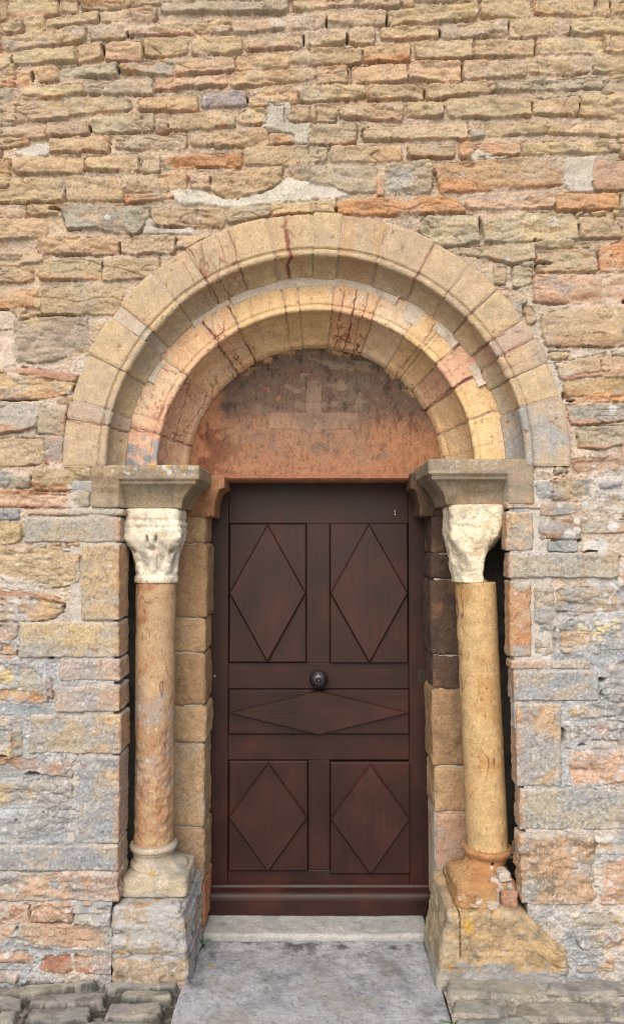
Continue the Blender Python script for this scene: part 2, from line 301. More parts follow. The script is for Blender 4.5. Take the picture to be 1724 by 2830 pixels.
# ------------------------------------------------------------------ THE WALL: every stone outlined at its place on the wall plane
# lines: x0 top bottom x1 top bottom colours   (quads)   or   P colours x y x y ...  (outlines); X = open joint, W/w = plaster
TILES = {
'A': (0, 0, 1.7413, """
-20 -40 100 42 -40 100 nt
48 -40 105 282 -40 75 yO
292 -40 60 372 -40 58 t
395 -40 50 600 -40 38 On
603 -40 32 800 -40 12 tt
780 15 60 1385 -10 62 gg
1410 10 52 1520 -5 45 tt
-20 112 165 105 105 150 tt
126 92 158 214 86 150 yy
226 92 130 475 55 100 yy
488 58 105 752 38 98 to
437 138 195 612 103 185 gt
615 128 172 1110 95 155 tr
1115 115 160 1520 70 128 wo
8 185 245 415 135 195 yt
60 255 312 368 222 292 yg
372 215 298 498 205 290 oo
510 210 295 685 200 300 or
697 192 275 908 188 258 yt
922 185 262 1168 180 255 yt
1178 190 240 1458 158 230 tr
1465 155 235 1520 150 228 tt
-20 258 342 58 255 332 yt
290 330 362 570 312 372 gt
580 315 345 830 275 360 gb
850 290 358 1130 282 340 ot
1140 270 335 1388 255 320 ot
1400 260 300 1520 250 310 tt
-20 350 412 160 342 412 oO
165 325 395 280 322 390 on
1112 350 420 1520 340 380 to
745 395 432 1090 358 410 pr
-20 432 505 92 428 498 gb
108 430 480 400 392 450 yt
412 405 450 738 382 455 gt
970 455 520 1188 440 505 mb
1198 430 510 1432 420 500 ot
1445 425 490 1520 420 495 gt
28 525 590 335 490 565 to
340 475 550 630 480 530 tg
668 480 530 955 465 540 YO
-20 540 580 22 535 575 yO
445 570 640 742 555 632 gt
750 560 640 810 555 640 pt
812 560 625 1135 545 608 yt
1150 540 600 1280 525 590 yO
1370 520 585 1520 505 580 tt
-20 620 690 222 605 660 pt
228 600 660 430 585 645 pt
240 670 733 530 655 725 tt
560 660 715 900 650 715 gb
920 650 705 1025 640 700 pt
1028 640 712 1288 625 702 to
1300 640 690 1410 650 690 Oo
P W 1290 500 1395 492 1400 540 1368 570 1420 600 1501 588 1501 690 1420 690 1370 640 1300 622 1262 612
X 55 262 66 310
X 150 345 165 395
X 492 220 505 270
X 683 212 692 282
X 612 150 620 182
X 1186 470 1193 500
X 474 70 482 108
X 566 325 578 360
X 430 600 438 632
X 220 625 226 655
X 1458 170 1464 225
"""),
'B': (862, 0, 1.7413, """
-10 -40 40 210 -40 28 to
215 -40 30 420 -40 38 ot
440 8 32 486 5 30 tt
480 -40 5 700 -40 5 tt
360 60 118 795 15 90 yo
810 10 85 1052 -20 80 to
1062 -30 70 1348 -30 72 yt
1368 -15 65 1424 -10 62 tt
1434 -30 75 1520 -30 72 tn
-10 65 142 66 60 130 pt
75 68 132 355 50 120 to
-10 150 228 172 138 205 tt
175 135 212 300 132 208 yt
330 135 192 612 128 180 yr
625 140 185 945 98 165 gt
950 98 188 1178 88 165 tt
1182 98 170 1236 92 168 tt
1245 100 165 1520 72 160 yt
-10 235 318 242 230 305 tn
245 225 300 472 212 295 oO
498 205 280 772 195 278 tt
778 205 270 1068 195 270 tt
1075 195 262 1405 185 252 yt
1420 175 245 1520 172 250 tn
20 325 405 168 320 402 ot
192 320 400 458 305 395 oo
460 300 385 720 292 400 ot
724 290 380 1030 295 370 tg
1030 282 350 1262 275 365 tt
1268 270 355 1325 268 350 pp
1357 262 350 1520 260 345 yt
-10 415 492 260 412 470 gy
268 415 485 538 405 475 yt
552 405 475 882 390 440 tt
888 395 440 1400 375 420 gt
1408 385 445 1520 378 440 gb
-10 500 590 118 505 590 to
132 505 565 438 498 582 tr
455 490 560 632 488 560 yt
650 480 565 1055 485 560 yt
1060 475 545 1280 468 560 tt
1284 465 560 1520 465 570 yt
-10 600 697 215 600 690 gt
242 615 680 752 585 665 yo
835 600 650 1130 590 640 yt
1135 610 640 1520 590 655 to
760 600 665 830 600 660 Yg
X 66 82 74 130
X 356 66 364 118
X 608 140 622 178
X 942 105 950 170
X 1068 205 1074 262
X 718 300 725 390
X 1238 130 1246 165
X 1428 10 1434 70
X 540 425 548 475
X 628 512 638 525
X 1280 500 1286 540
X 1054 490 1060 540
X 165 160 172 205
"""),
'C': (0, 400, 1.7413, """
-20 -30 22 140 -30 -5 pt
P W 60 40 150 10 190 2 235 0 240 48 190 55 130 60
-20 85 155 55 82 140 oO
68 65 140 405 60 135 to
412 62 118 670 45 128 yt
685 48 140 768 42 135 tt
790 60 112 1165 40 102 OO
1172 15 95 1520 5 98 tt
-20 162 275 312 160 275 yy
318 155 272 598 160 270 ot
602 150 235 900 140 218 to
602 238 288 845 232 252 OO
918 130 215 1010 128 215 pp
P to 1015 148 1180 120 1360 112 1360 180 1250 232 1140 262 1080 255 1015 215
1395 100 165 1520 95 170 gt
P W 820 225 880 212 960 215 1060 255 1120 267 1260 235 1330 200 1385 150 1430 170 1501 180 1501 272 1300 285 1180 300 1080 300 960 285 860 290 845 255
-20 300 355 130 318 352 pt
135 290 340 280 285 335 tt
P dg 290 290 500 292 720 298 722 340 690 400 660 428 560 425 450 400 330 405 300 330
730 310 395 1080 305 398 tn
1095 310 375 1305 295 340 gt
1310 285 345 1520 275 320 yO
-20 365 460 230 355 440 ot
186 452 525 572 445 530 on
582 440 520 842 435 525 tt
P tt 855 440 982 446 950 470 900 502 850 495
22 545 575 205 525 565 tg
195 570 650 490 548 645 tO
498 545 655 765 545 638 tt
-20 590 665 160 590 660 tr
700 655 690 780 640 690 tt
P W 690 400 720 340 760 395 830 405 920 395 930 428 800 432 690 428
X 312 205 318 270
X 573 465 582 525
X 488 560 497 655
X 843 445 853 480
X 240 300 290 318
"""),
'D': (862, 400, 1.7413, """
-10 10 80 70 15 75 to
92 15 80 430 5 75 ot
465 0 65 685 -5 60 tn
712 -5 60 1000 0 45 Ot
1015 -10 45 1425 -15 40 yt
1428 0 30 1520 0 30 tt
P W 765 45 800 28 850 48 935 52 930 74 770 76
-10 110 235 310 100 230 gb
315 155 245 345 150 245 OO
357 90 238 575 80 232 bt
P oO 590 115 640 92 860 75 1080 68 1200 130 1210 185 1100 200 900 220 620 228
P W 1225 60 1370 58 1345 150 1385 220 1270 235 1212 190
1350 80 220 1520 75 225 rn
-10 270 320 115 265 325 ty
P OO 115 290 160 268 400 255 640 250 700 272 735 322 400 336 160 336 115 315
745 240 310 1165 225 300 pb
1172 240 315 1475 235 310 OO
1480 235 320 1520 235 320 gg
P W -10 190 100 200 185 245 115 262 -10 262
P gy 510 385 560 345 800 340 805 465 650 490 530 430
P gy 815 360 1000 330 1240 335 1280 370 1275 455 1040 468 830 466
1285 345 450 1520 340 445 tn
1270 332 350 1308 318 330 tt
1345 320 340 1410 322 340 yy
1445 318 340 1520 318 340 yy
P tg 705 495 1065 475 1070 560 960 572 860 548 720 520
P yt 1068 475 1150 455 1255 465 1255 492 1150 500 1075 492
1260 480 498 1330 470 495 yO
1075 510 610 1365 505 612 tg
P OO 1375 500 1520 455 1520 612 1388 612 1370 520
875 595 670 930 590 670 tt
965 582 690 1055 590 670 gg
1012 567 588 1065 565 588 ww
P pt 880 690 960 700 980 760 930 770
960 760 850 1010 740 830 tt
X 802 355 814 442
X 1274 378 1284 442
X 1366 512 1380 612
X 1070 520 1078 600
X 1150 565 1066 578
X 1476 245 1484 300
X 110 300 122 325
X 1062 455 1075 470
"""),
'L1': (0, 760, 3.7525, """
440 150 410 1280 105 400 tg
-20 170 350 400 150 325 oO
365 210 340 430 200 350 yy
145 340 400 270 330 390 tt
180 430 470 435 370 410 yO
P w -20 370 150 385 215 465 150 520 150 640 165 690 165 800 180 940 100 960 -20 985
P gy 165 490 300 470 600 440 900 440 930 830 700 850 540 905 400 915 180 885 165 700
P tt 940 500 1115 500 980 720 930 650
P rp -20 990 280 965 500 1000 820 1040 780 1112 400 1078 250 1032 -20 1015
P oO -20 1022 250 1037 400 1088 790 1120 740 1235 400 1285 -20 1285
P br -20 1370 100 1340 415 1352 390 1570 200 1620 -20 1650
P gg 420 1345 700 1352 690 1540 665 1665 390 1645 385 1580
-20 1700 2000 465 1700 1960 to
475 1700 1970 655 1690 1970 mr
600 1290 1340 760 1265 1340 to
X 765 1150 782 1240
X -20 1290 400 1305
X -20 355 110 368
"""),
'L2': (0, 1300, 3.7525, """
-20 15 180 325 30 180 gb
350 -50 210 945 -45 205 tO
P rr -20 215 500 225 740 235 740 250 300 245 -20 232
-20 240 370 730 245 385 pr
735 225 380 940 215 380 gg
-20 420 512 200 412 508 bb
-20 540 770 235 555 740 yb
350 770 800 480 740 800 gg
490 800 840 640 760 820 oo
700 760 790 830 750 790 tt
P ty -20 815 350 805 700 860 835 885 825 1150 700 1200 560 1215 440 1190 300 1160 -20 1070
P OO -20 1222 320 1242 520 1290 685 1372 500 1360 250 1330 -20 1345
P ob -20 1345 300 1330 680 1375 650 1470 480 1555 -20 1560
-20 1580 1750 190 1580 1740 pg
-20 1820 1970 185 1810 1950 oO
P ww 180 1210 230 1145 330 1225 300 1240
X 185 1860 200 1920
X 500 1940 570 1955
X 328 60 345 160
X 655 1400 672 1440
"""),
'L3': (0, 1840, 3.7525, """
P yO -20 -40 330 -20 460 120 490 200 510 375 330 385 150 350 -20 342
P rr 480 120 530 128 560 335 530 342
-20 640 880 110 650 875 bw
145 600 930 232 600 925 bg
P rp -20 950 380 968 430 1030 770 980 760 1150 560 1120 450 1110 250 1090 100 1000 -20 1000
-20 1190 1430 770 1205 1455 by
-20 1540 1835 480 1520 1840 bb
540 1560 1835 800 1550 1800 bb
P b -20 395 300 400 560 450 560 520 300 520 -20 480
P b -20 1010 100 1005 240 1090 240 1150 -20 1170
X -20 928 110 940
X 260 1090 420 1145
X 450 1505 470 1520
"""),
'L4': (0, 2300, 2.5017, """
-20 480 622 205 490 608 po
208 490 625 505 490 630 pn
580 480 500 725 470 500 pp
515 510 630 770 503 638 bg
P pp 140 640 300 632 720 652 735 780 610 790 440 790 220 760 140 700
-20 640 760 112 640 715 ot
-20 815 885 245 830 900 pn
285 855 945 495 830 970 rn
P pr 540 830 750 850 930 900 915 970 600 968 535 955
-20 960 1030 130 965 1020 pp
P b 130 760 400 800 760 830 950 850 940 900 700 830 480 830 240 830 100 800
X 208 500 214 610
X 507 520 516 620
X 770 520 780 660
X 115 650 130 680
X 520 840 540 880
X 250 618 480 630
"""),
'R1': (1324, 640, 3.7525, """
560 455 735 1520 450 745 pr
P tn 640 880 850 820 1020 790 1520 765 1520 1165 1400 1195 1000 1180 700 1190 650 1050
720 1250 1320 920 1255 1315 yb
P gp 800 1370 1180 1290 1520 1235 1520 1425 950 1490 830 1498
P rr 825 1505 1520 1432 1520 1465 860 1540
865 1570 1730 1520 1500 1650 YO
P OO 950 1745 1200 1700 1520 1680 1520 1760 1000 1770
P br 890 1800 1520 1775 1520 1950 1100 2000 950 2010
P tt 360 650 480 665 500 740 430 775
P tt 440 780 540 790 590 930 510 970
X 905 1740 985 1765
X 860 1680 880 1740
X 1480 700 1520 745
"""),
'R2': (1324, 1200, 3.7525, """
P gr 990 -80 1520 -80 1520 90 1240 158 1040 140
P pr 870 285 1200 230 1520 200 1520 375 1090 415 930 408
P yb 850 280 900 390 780 420 770 350
P w 560 240 860 240 790 330 760 425 600 400 570 330
560 500 675 740 490 690 bb
P bt 760 480 950 420 1170 490 1175 680 950 690 760 672
1200 490 740 1520 460 780 bt
610 900 1090 1040 880 1080 nb
1060 870 1040 1520 850 1010 gb
620 740 850 1140 720 800 bp
700 1110 1210 1010 1110 1210 bb
1060 1130 1215 1220 1110 1215 wO
570 1590 2310 775 1620 2270 gb
P bt 800 1620 1520 1570 1520 1835 800 1840
X 862 280 876 320
X 898 385 918 415
X 1020 1085 1060 1120
X 1060 1205 1220 1222
X 1450 1250 1470 1300
X 245 700 270 760
X 250 860 268 890
"""),
'R3': (1324, 1740, 3.7525, """
840 -90 180 1520 -95 185 gb
840 20 250 1520 40 180 go
1290 350 500 1520 320 480 po
1270 540 700 1520 520 690 by
910 780 910 1480 770 890 Yb
P pb 890 1000 1200 970 1520 965 1520 1150 1200 1120 890 1180
P pb 870 1215 1520 1195 1520 1595 960 1620 910 1500
X 815 1010 885 1160
X 1010 1180 1095 1205
X 1215 500 1290 545
X 1245 620 1262 690
"""),
'R4': (1124, 2300, 2.5017, """
1310 62 140 1520 58 152 to
P po 1330 190 1520 170 1520 492 1335 492
P gy 1145 590 1300 565 1490 580 1495 640 1300 665 1150 655
P ot 1160 710 1300 685 1520 670 1520 805 1300 825 1200 800
1500 590 640 1560 590 640 tt
1380 840 900 1520 830 880 gp
800 940 975 1100 930 975 pn
1180 930 965 1420 905 950 pg
380 940 985 790 930 975 gg
X 1300 70 1310 125
X 1300 365 1310 385
X 1490 590 1500 650
"""),
}
def parse():
    stones, holes = [], []
    for nm, (ox, oy, sc, txt) in TILES.items():
        for ln in txt.strip().split('\n'):
            p = ln.split()
            if p[0] == 'X':
                a, b, c, d = [float(x)/sc for x in p[1:]]
                x0, z1 = onY(ox+a, oy+b); x1, z0 = onY(ox+c, oy+d)
                holes.append((min(x0, x1), min(z0, z1), max(x0, x1), max(z0, z1))); continue
            if p[0] == 'P':
                code = p[1]; q = np.array(p[2:], float).reshape(-1, 2)
            else:
                x0, a, b, x1, c, d = map(float, p[:6]); code = p[6]
                q = np.array([(x0, a), (x1, c), (x1, d), (x0, b)])
            pts = np.array([onY(ox+u/sc, oy+v/sc) for u, v in q])
            stones.append((pts, code))
    return stones, holes
STONES, HOLES = parse()
# the wall runs on past the picture: random courses there
XV0, XV1, ZV1 = onY(-10, 1500)[0], onY(1734, 1500)[0], onY(800, -20)[1]
OUTER = []
z = -.05
while z < 5.2:
    hh = random.uniform(.085, .14) if z > 1 else random.uniform(.10, .2)
    for (a, b) in ((-2.7, XV0-.03), (XV1+.03, 2.7)) if z+hh < ZV1+.05 else ((-2.7, 2.7),):
        x = a-(random.uniform(0, .14) if a > 0 else 0)
        if a < 0 and b < 0: b += random.uniform(0, .14)
        while x < b-.06:
            ww = min(random.uniform(.14, .38), b-x)
            if z > ZV1 or ww > .08:
                sk = random.uniform(-.008, .008)
                OUTER.append((np.array([(x+.008, z+hh-.006+sk), (x+ww-.008, z+hh-.006-sk), (x+ww-.008, z+.008), (x+.008, z+.008+sk)]),
                               random.choice(('tt', 'yt', 'to', 'gt', 'ot', 'tr', 'pt', 'tn') if z > 1.2 else ('gb', 'bb', 'pr', 'po', 'to', 'gt'))))
            x += ww
    z += hh
STONES = OUTER+STONES

def poly_sd(X, Z, pts):
    """inside distance (positive inside) to a polygon, corners softened"""
    n = len(pts); d = np.full(X.shape, 1e9); ins = np.zeros(X.shape, bool)
    for i in range(n):
        a, b = pts[i], pts[(i+1) % n]; e = b-a; L2 = max(e@e, 1e-12)
        t = np.clip(((X-a[0])*e[0]+(Z-a[1])*e[1])/L2, 0, 1)
        d = np.minimum(d, np.hypot(X-a[0]-t*e[0], Z-a[1]-t*e[1]))
        c = ((a[1] > Z) != (b[1] > Z))
        if abs(e[1]) > 1e-9: ins ^= c & (X < (b[0]-a[0])*(Z-a[1])/(b[1]-a[1])+a[0])
    return np.where(ins, d, -d)
def quad_sd(X, Z, pts, k=.007):
    c = pts.mean(0); s = 0
    for i in range(len(pts)):
        a, b = pts[i], pts[(i+1) % len(pts)]; e = b-a; nn = np.array([-e[1], e[0]])/max(np.hypot(*e), 1e-9)
        if nn@(c-a) < 0: nn = -nn
        s = s+np.exp(-np.clip(((X-a[0])*nn[0]+(Z-a[1])*nn[1])/k, -40, 60))
    return -k*np.log(s)

def masonry_field(xs, zs, stones, holes, mortar_col, mortar_h, warp, rock, prot, cov, seed=3, ecol=True, flat=1.0, er=(.005, .011), gro=1.0, moss=None, smear=None):
    """height and colour over a grid; xs, zs 1-D, everything else fields on the grid"""
    X, Z = np.meshgrid(xs, zs)
    E = np.full(X.shape, 9., np.float32); H = mortar_h.copy(); C = mortar_col.copy(); ID = np.zeros(X.shape, np.int16)
    r = np.random.default_rng(seed)
    tone = fbm2(X, Z, .07, 4, seed+5, 1.6); tone2 = fbm2(X, Z, .03, 3, seed+9, 2.0)
    for k, (pts, code) in enumerate(stones):
        lo, hi = pts.min(0)-.012, pts.max(0)+.012
        i0, i1 = np.searchsorted(xs, (lo[0], hi[0])); j0, j1 = np.searchsorted(zs, (lo[1], hi[1]))
        if i1-i0 < 2 or j1-j0 < 2: continue
        s = np.s_[j0:j1, i0:i1]; x, zz = X[s], Z[s]
        sz = min(hi-lo)
        sd = quad_sd(x, zz, pts, min(.007, sz*.07)) if len(pts) == 4 else poly_sd(x, zz, pts)
        plaster = code[0] in 'wW' and len(code) == 1
        d = sd+.0045+warp[s]*(1.5 if plaster else min(1, sz/.09))
        rp, tx, tz = r.uniform(.75, 1.2), r.normal(0, .006), r.normal(.0, .004)
        e = r.uniform(*er) if not plaster else .012
        cx, cz = pts.mean(0); ex, ez = (hi-lo)/2
        ramp = np.clip(d/e, 0, 1); ramp = 1-(1-ramp)**2.6
        p = prot[s]
        if plaster:
            h = ramp*p*.62+(1-ramp)*mortar_h[s]+.35*rock[s]*.6
        elif len(code) == 1:
            h = ramp*p*.5+(1-ramp)*mortar_h[s]+rock[s]*.4
        else:
            face = p*rp+tx*(x-cx)/ex+tz*(zz-cz)/ez+rock[s]*flat*r.uniform(.7, 1.35)
            h = ramp*face+(1-ramp)*(mortar_h[s]-.004)
        win = (d > 0) & ((h > H[s]-.003) | (d > .004))
        base = PAL[code[0]]*r.uniform(.84, 1.14)*(1+r.normal(0, .025, 3))
        soft = .38*float(sst(1.7, 2.2, cz)) if code not in ('OO', 'dg', 'mb', 'oO') else 0
        base = base*(1-soft)+PAL['t']*soft
        c = np.repeat(base[None], x.size, 0).reshape(x.shape+(3,))
        if not plaster:
            if len(code) > 1:
                sec = PAL[code[1]]*(1-soft)+PAL['t']*soft
                if code[1] in 'rOn':
                    t = (zz-pts[:, 1].min())/max(1e-6, np.ptp(pts[:, 1]))
                    m = sst(.34, .12, t+.16*tone[s]+.2*tone2[s])*.9 if code[0] != code[1] else sst(-.1, .4, tone[s])*.6
                else:
                    m = sst(-.05, .35, tone[s]+r.normal(0, .12))*.75
                c = c*(1-m[..., None])+sec*m[..., None]
            if r.random() < .4 and ecol:
                m = (sst(.018, .003, d)*sst(-.1, .4, tone2[s])*.65)[..., None]; c = c*(1-m)+PAL['O']*m
            if r.random() < .35:
                m = (sst(.05, .4, tone2[s])*r.uniform(.2, .6))[..., None]; c = c*(1-m)+PAL[r.choice(['g', 'o', 'b', 'p'])]*m
        if not plaster and len(code) > 1: E[s] = np.minimum(E[s], np.abs(d-.001))
        if moss is not None:
            m = (sst(.013, .001, d+.008*tone2[s])*moss[s])[..., None]; c = c*(1-m)+lin((58, 56, 50))*ALB*m
        h0 = H[s]; c0 = C[s]; id0 = ID[s]
        h0[win] = h[win]; c0[win] = c[win]; id0[win] = 1 if not plaster else 2
    if smear is not None:
        q = fbm2(X, Z, .13, 4, seed+75, 1.5)
        m = sst(.020, .003, E+.012*fbm2(X, Z, .03, 3, seed+76))*sst(.0, .3, q+smear)*.92
        C = C*(1-m[..., None])+mortar_col*m[..., None]; H = H*(1-.8*m)+(mortar_h+.007+.2*rock)*.8*m; E = E+.02*sst(.4, .8, m)
    groove = sst(.0045, .0012, E)*sst(-.12, .18, fbm2(X, Z, .11, 3, seed+71))*sst(-.35, .0, fbm2(X, Z, .02, 2, seed+72))
    H -= .013*groove*gro
    for (x0, z0, x1, z1) in holes:
        pad = .02
        i0, i1 = np.searchsorted(xs, (x0-pad, x1+pad)); j0, j1 = np.searchsorted(zs, (z0-pad, z1+pad))
        s = np.s_[j0:j1, i0:i1]; x, zz = X[s], Z[s]
        rx, rz = max((x1-x0)/2, .0045), max((z1-z0)/2, .0045)
        q = np.sqrt(((x-(x0+x1)/2)/rx)**2+((zz-(z0+z1)/2)/rz)**2)+warp[s]*60
        m = sst(1.15, .75, q)
        H[s] = H[s]*(1-m)-.055*m
    return X, Z, H, C, ID

def build_wall():
    xa = np.concatenate([np.arange(-2.6, -1.30, .013), np.arange(-1.30, 1.30, .0031), np.arange(1.30, 2.61, .013)])
    za = np.concatenate([np.arange(-.09, 3.95, .0031), np.arange(3.95, 5.1, .013)])
    X, Z = np.meshgrid(xa, za)
    up = sst(2.2, 2.9, Z+.15*fbm2(X, Z, .5, 2, 61)); low = sst(1.75, 1.0, Z+.2*fbm2(X, Z, .4, 3, 62))
    right = sst(.7, 1.1, X)*sst(2.2, 1.7, Z)
    warp = fbm2(X, Z, .05, 3, 21)*.0055+fbm2(X, Z, .011, 2, 22)*.003
    rk = fbm2(X, Z, .085, 5, 31, 1.9)
    rk = rk*.65+.35*fbm2(X, Z, .05, 4, 33, 2.2, True)
    wx, wz = X+.012*fbm2(X, Z, .03, 3, 36), Z+.008*fbm2(X, Z, .03, 3, 37)+.12*X*fbm2(X, Z, .8, 1, 39)*0
    fac = chips(wx, wz, .085, .038, 131, 1.1); fac2 = chips(wx+.3*wz, wz, .030, .015, 137, 1.2)
    rock = rk*.0085+fac*.0115+fac2*.0050+fbm2(X, Z, .016, 3, 34, 1.5)*.0030+fbm2(X, Z, .006, 2, 35)*.0016
    mort = -.0015-.0055*up+.0055*low+fbm2(X, Z, .03, 4, 41)*.006+fbm2(X, Z, .009, 3, 42)*.0045+fbm2(X, Z, .004, 1, 43)*.0016
    prot = .0085-.0005*low
    mc = lin((204, 180, 150))*ALB*up[..., None]+lin((220, 206, 190))*ALB*(1-up)[..., None]
    pinkm = sst(-.1, .3, fbm2(X, Z, .2, 3, 45))[..., None]*.6; mc = mc*(1-pinkm)+lin((214, 184, 152))*ALB*pinkm
    gm = (np.clip(low*1.0+right*.5, 0, 1)*sst(-.35, .2, fbm2(X, Z, .25, 3, 46)))[..., None]*.9
    mc = mc*(1-gm)+lin((182, 186, 190))*ALB*gm
    X, Z, H, C, ID = masonry_field(xa, za, STONES, HOLES, mc, mort, warp, rock, prot, None, smear=-.26+.26*low+.14*right+.14*sst(2.95, 2.6, Z))
    v = np.abs(fbm2(X, Z, .13, 4, 141, 3.2)); cr = sst(.035, .0, v)*sst(-.05, .25, fbm2(X, Z, .2, 2, 142))*(ID == 1)
    H -= .006*cr; C = C*(1-.55*cr[..., None])+lin((172, 112, 70))*ALB*.8*(.55*cr[..., None])
    # weathering of the stone itself: grey lichen film, black specks, white discs
    film = np.clip(.14+.56*low+.5*right*low, 0, .88)
    m = (sst(-.10, .35, fbm2(X, Z, .13, 5, 51))*film)[..., None]; C = C*(1-m)+PAL['b']*m
    m = (sst(.12, .5, fbm2(X, Z, .16, 4, 58))*(.25+.2*up))[..., None]; C = C*(1-m)+PAL['g']*m
    q = (sst(.2, .5, fbm2(X, Z, .011, 3, 52))*np.clip(.12+.5*low+.4*right, 0, .8)*sst(-.3, .3, fbm2(X, Z, .2, 3, 53)))[..., None]; C = C*(1-q)+PAL['L']*q
    q = (sst(.25, .6, fbm2(X, Z, .007, 2, 54))*(.20+.25*sst(-.1, .4, fbm2(X, Z, .18, 3, 55))))[..., None]; C = C*(1-q)+PAL['K']*1.3*q
    C = C*(1+.22*fbm2(X, Z, .03, 5, 56, 1.6)+.17*fbm2(X, Z, .0065, 2, 57))[..., None]
    r = np.random.default_rng(11)
    def disc(x, zz, rad, col, a):
        i0, i1 = np.searchsorted(xa, (x-2*rad, x+2*rad)); j0, j1 = np.searchsorted(za, (zz-2*rad, zz+2*rad))
        if i1-i0 < 2 or j1-j0 < 2: return
        s = np.s_[j0:j1, i0:i1]
        d = np.hypot(X[s]-x, Z[s]-zz)+warp[s]*.5
        m = (sst(rad*1.1, rad*.8, d)*a); C[s] = C[s]*(1-m[..., None])+col*m[..., None]; H[s] += m*.0008
    for k in range(3400):
        x, zz = r.uniform(-1.28, 1.28), r.uniform(0, 3.9)
        dens = .16+.4*(zz < 1.9)+.45*(x > .75 and zz < 1.9)+.2*(x < -.7 and zz < 2.4)
        if r.random() < dens:
            rad = min(.0018+r.exponential(.0022)*(1.5 if zz < 1.9 else 1), .013)
            disc(x, zz, rad, PAL['L']*r.uniform(.85, 1.05), r.uniform(.5, .9))
    for (u, v, px) in ((1690, 1131, 12), (1684, 1551, 13), (1590, 1466, 11), (1655, 1510, 26), (1690, 1455, 16), (1570, 1480, 18),
                       (1590, 1440, 9), (1510, 1541, 7), (1605, 1538, 9), (1460, 1545, 8), (130, 2075, 10), (150, 2078, 9), (260, 2080, 9), (80, 2030, 8), (1655, 1690, 10), (1640, 1600, 20), (1700, 1610, 18)):
        x, zz = onY(u, v); disc(x, zz, px/700, PAL['L'], .85)
    for (u, v, px) in ((1650, 1740, 30), (1690, 1730, 22), (1610, 1735, 16), (1660, 860, 9), (1698, 866, 12), (1470, 605, 11), (1420, 605, 8)):
        x, zz = onY(u, v)
        for _ in range(9): disc(x+r.normal(0, px/1100), zz+r.normal(0, px/1500), px/2200*r.uniform(.5, 1.2), lin((222, 208, 160))*ALB, .8)
    # the opening
    CX, CZ = .017, 2.0
    rr = np.hypot(X-CX, Z-CZ)
    P = np.stack([X, -H, Z], -1)
    redge = np.interp(Z, [.2, .45, .8, 1.1, 1.4, 2.0], [.822, .822, .812, .795, .775, .765])
    inside = np.where(Z > 1.995, rr < .985, (X > -.772) & (X < redge+.008))
    F = grid_faces(*X.shape)
    V = P.reshape(-1, 3); ins = inside.reshape(-1)
    F = F[~ins[F].any(1)]
    V, F, Cc = compact(V, F, C.reshape(-1, 3))
    o = make_mesh('stone_wall', V, F, Cc, M_ROCK)
    return o
wall = build_wall()
tag(wall, 'weathered rubble stone wall of ochre and grey blocks around the doorway', 'wall')
def wall_box(name, lo, hi):
    V, F, N = block_geo(lo, hi, .001, .5)
    return make_mesh(name, V, F, np.repeat(PAL['b'][None], len(V), 0), M_DRESS, wall, False)
wall_box('unseen_wall_backing', (-2.6, .75, -.09), (2.6, .9, 5.1))  # unseen backing added to stop sky light leaking through the gaps
wall_box('unseen_wall_backing', (-2.6, .06, 5.05), (2.6, .9, 5.1))
wall_box('unseen_wall_backing', (-2.62, .03, -.09), (-2.6, .9, 5.1))
wall_box('unseen_wall_backing', (2.6, .03, -.09), (2.62, .9, 5.1))

# corner blocks beside the doorway: real blocks, front face and reveal in one
def uvz(ox, oy, sc, x, y, Y=-.012): return onY(ox+x/sc, oy+y/sc, Y)
QL = [('L2', 270, 398, 466, 1290, 'o', {}), ('L2', 245, 478, 744, 1252, 'g', dict(grey=.3)), ('L2', 840, 754, 1556, 1244, 't', dict()),
      ('L2', 195, 1566, 1944, 1244, 'y', dict(grey=.45)), ('L3', 610, -70, 160, 1248, 'p', dict(grey=.55, orange=.3)), ('L3', 572, 205, 480, 1250, 'p', dict(grey=.7)),
      ('L3', 310, 505, 915, 1258, 'Y', dict(grey=.75)), ('L3', 812, 938, 1850, 1236, 'b', dict(grey=.6)), ('L4', -40, 88, 268, 822, 'b', dict(grey=.4, orange=.15)),
      ('L4', -40, 276, 482, 824, 'p', dict(grey=.45, orange=.5))]
QR = [('R2', 275, 698, 776, 720, 't', dict(grey=.3)), ('R2', 272, 800, 1208, 566, 'o', dict(grey=.35, orange=.4)), ('R2', 295, 1224, 1492, 1455, 'g', dict(grey=.5, white=.4)),
      ('R2', 305, 1520, 2318, 548, 'O', dict(grey=.1)), ('R3', 325, 322, 412, 1165, 'O', dict(grey=.25)), ('R3', 345, 422, 742, 1240, 'b', dict(grey=.5, orange=.3)),
      ('R3', 375, 768, 1632, 862, 'o', dict(grey=.7, white=.3)), ('R3', 410, 1650, 2084, 1540, 'g', dict(grey=.6, white=.4)), ('BR', 776, 18, 505, 1296, 'o', dict(grey=.15, dark=.55, orange=.3))]
PALQ = PAL
TO = {k: v[:3] for k, v in TILES.items()}; TO['BR'] = TO['R4']
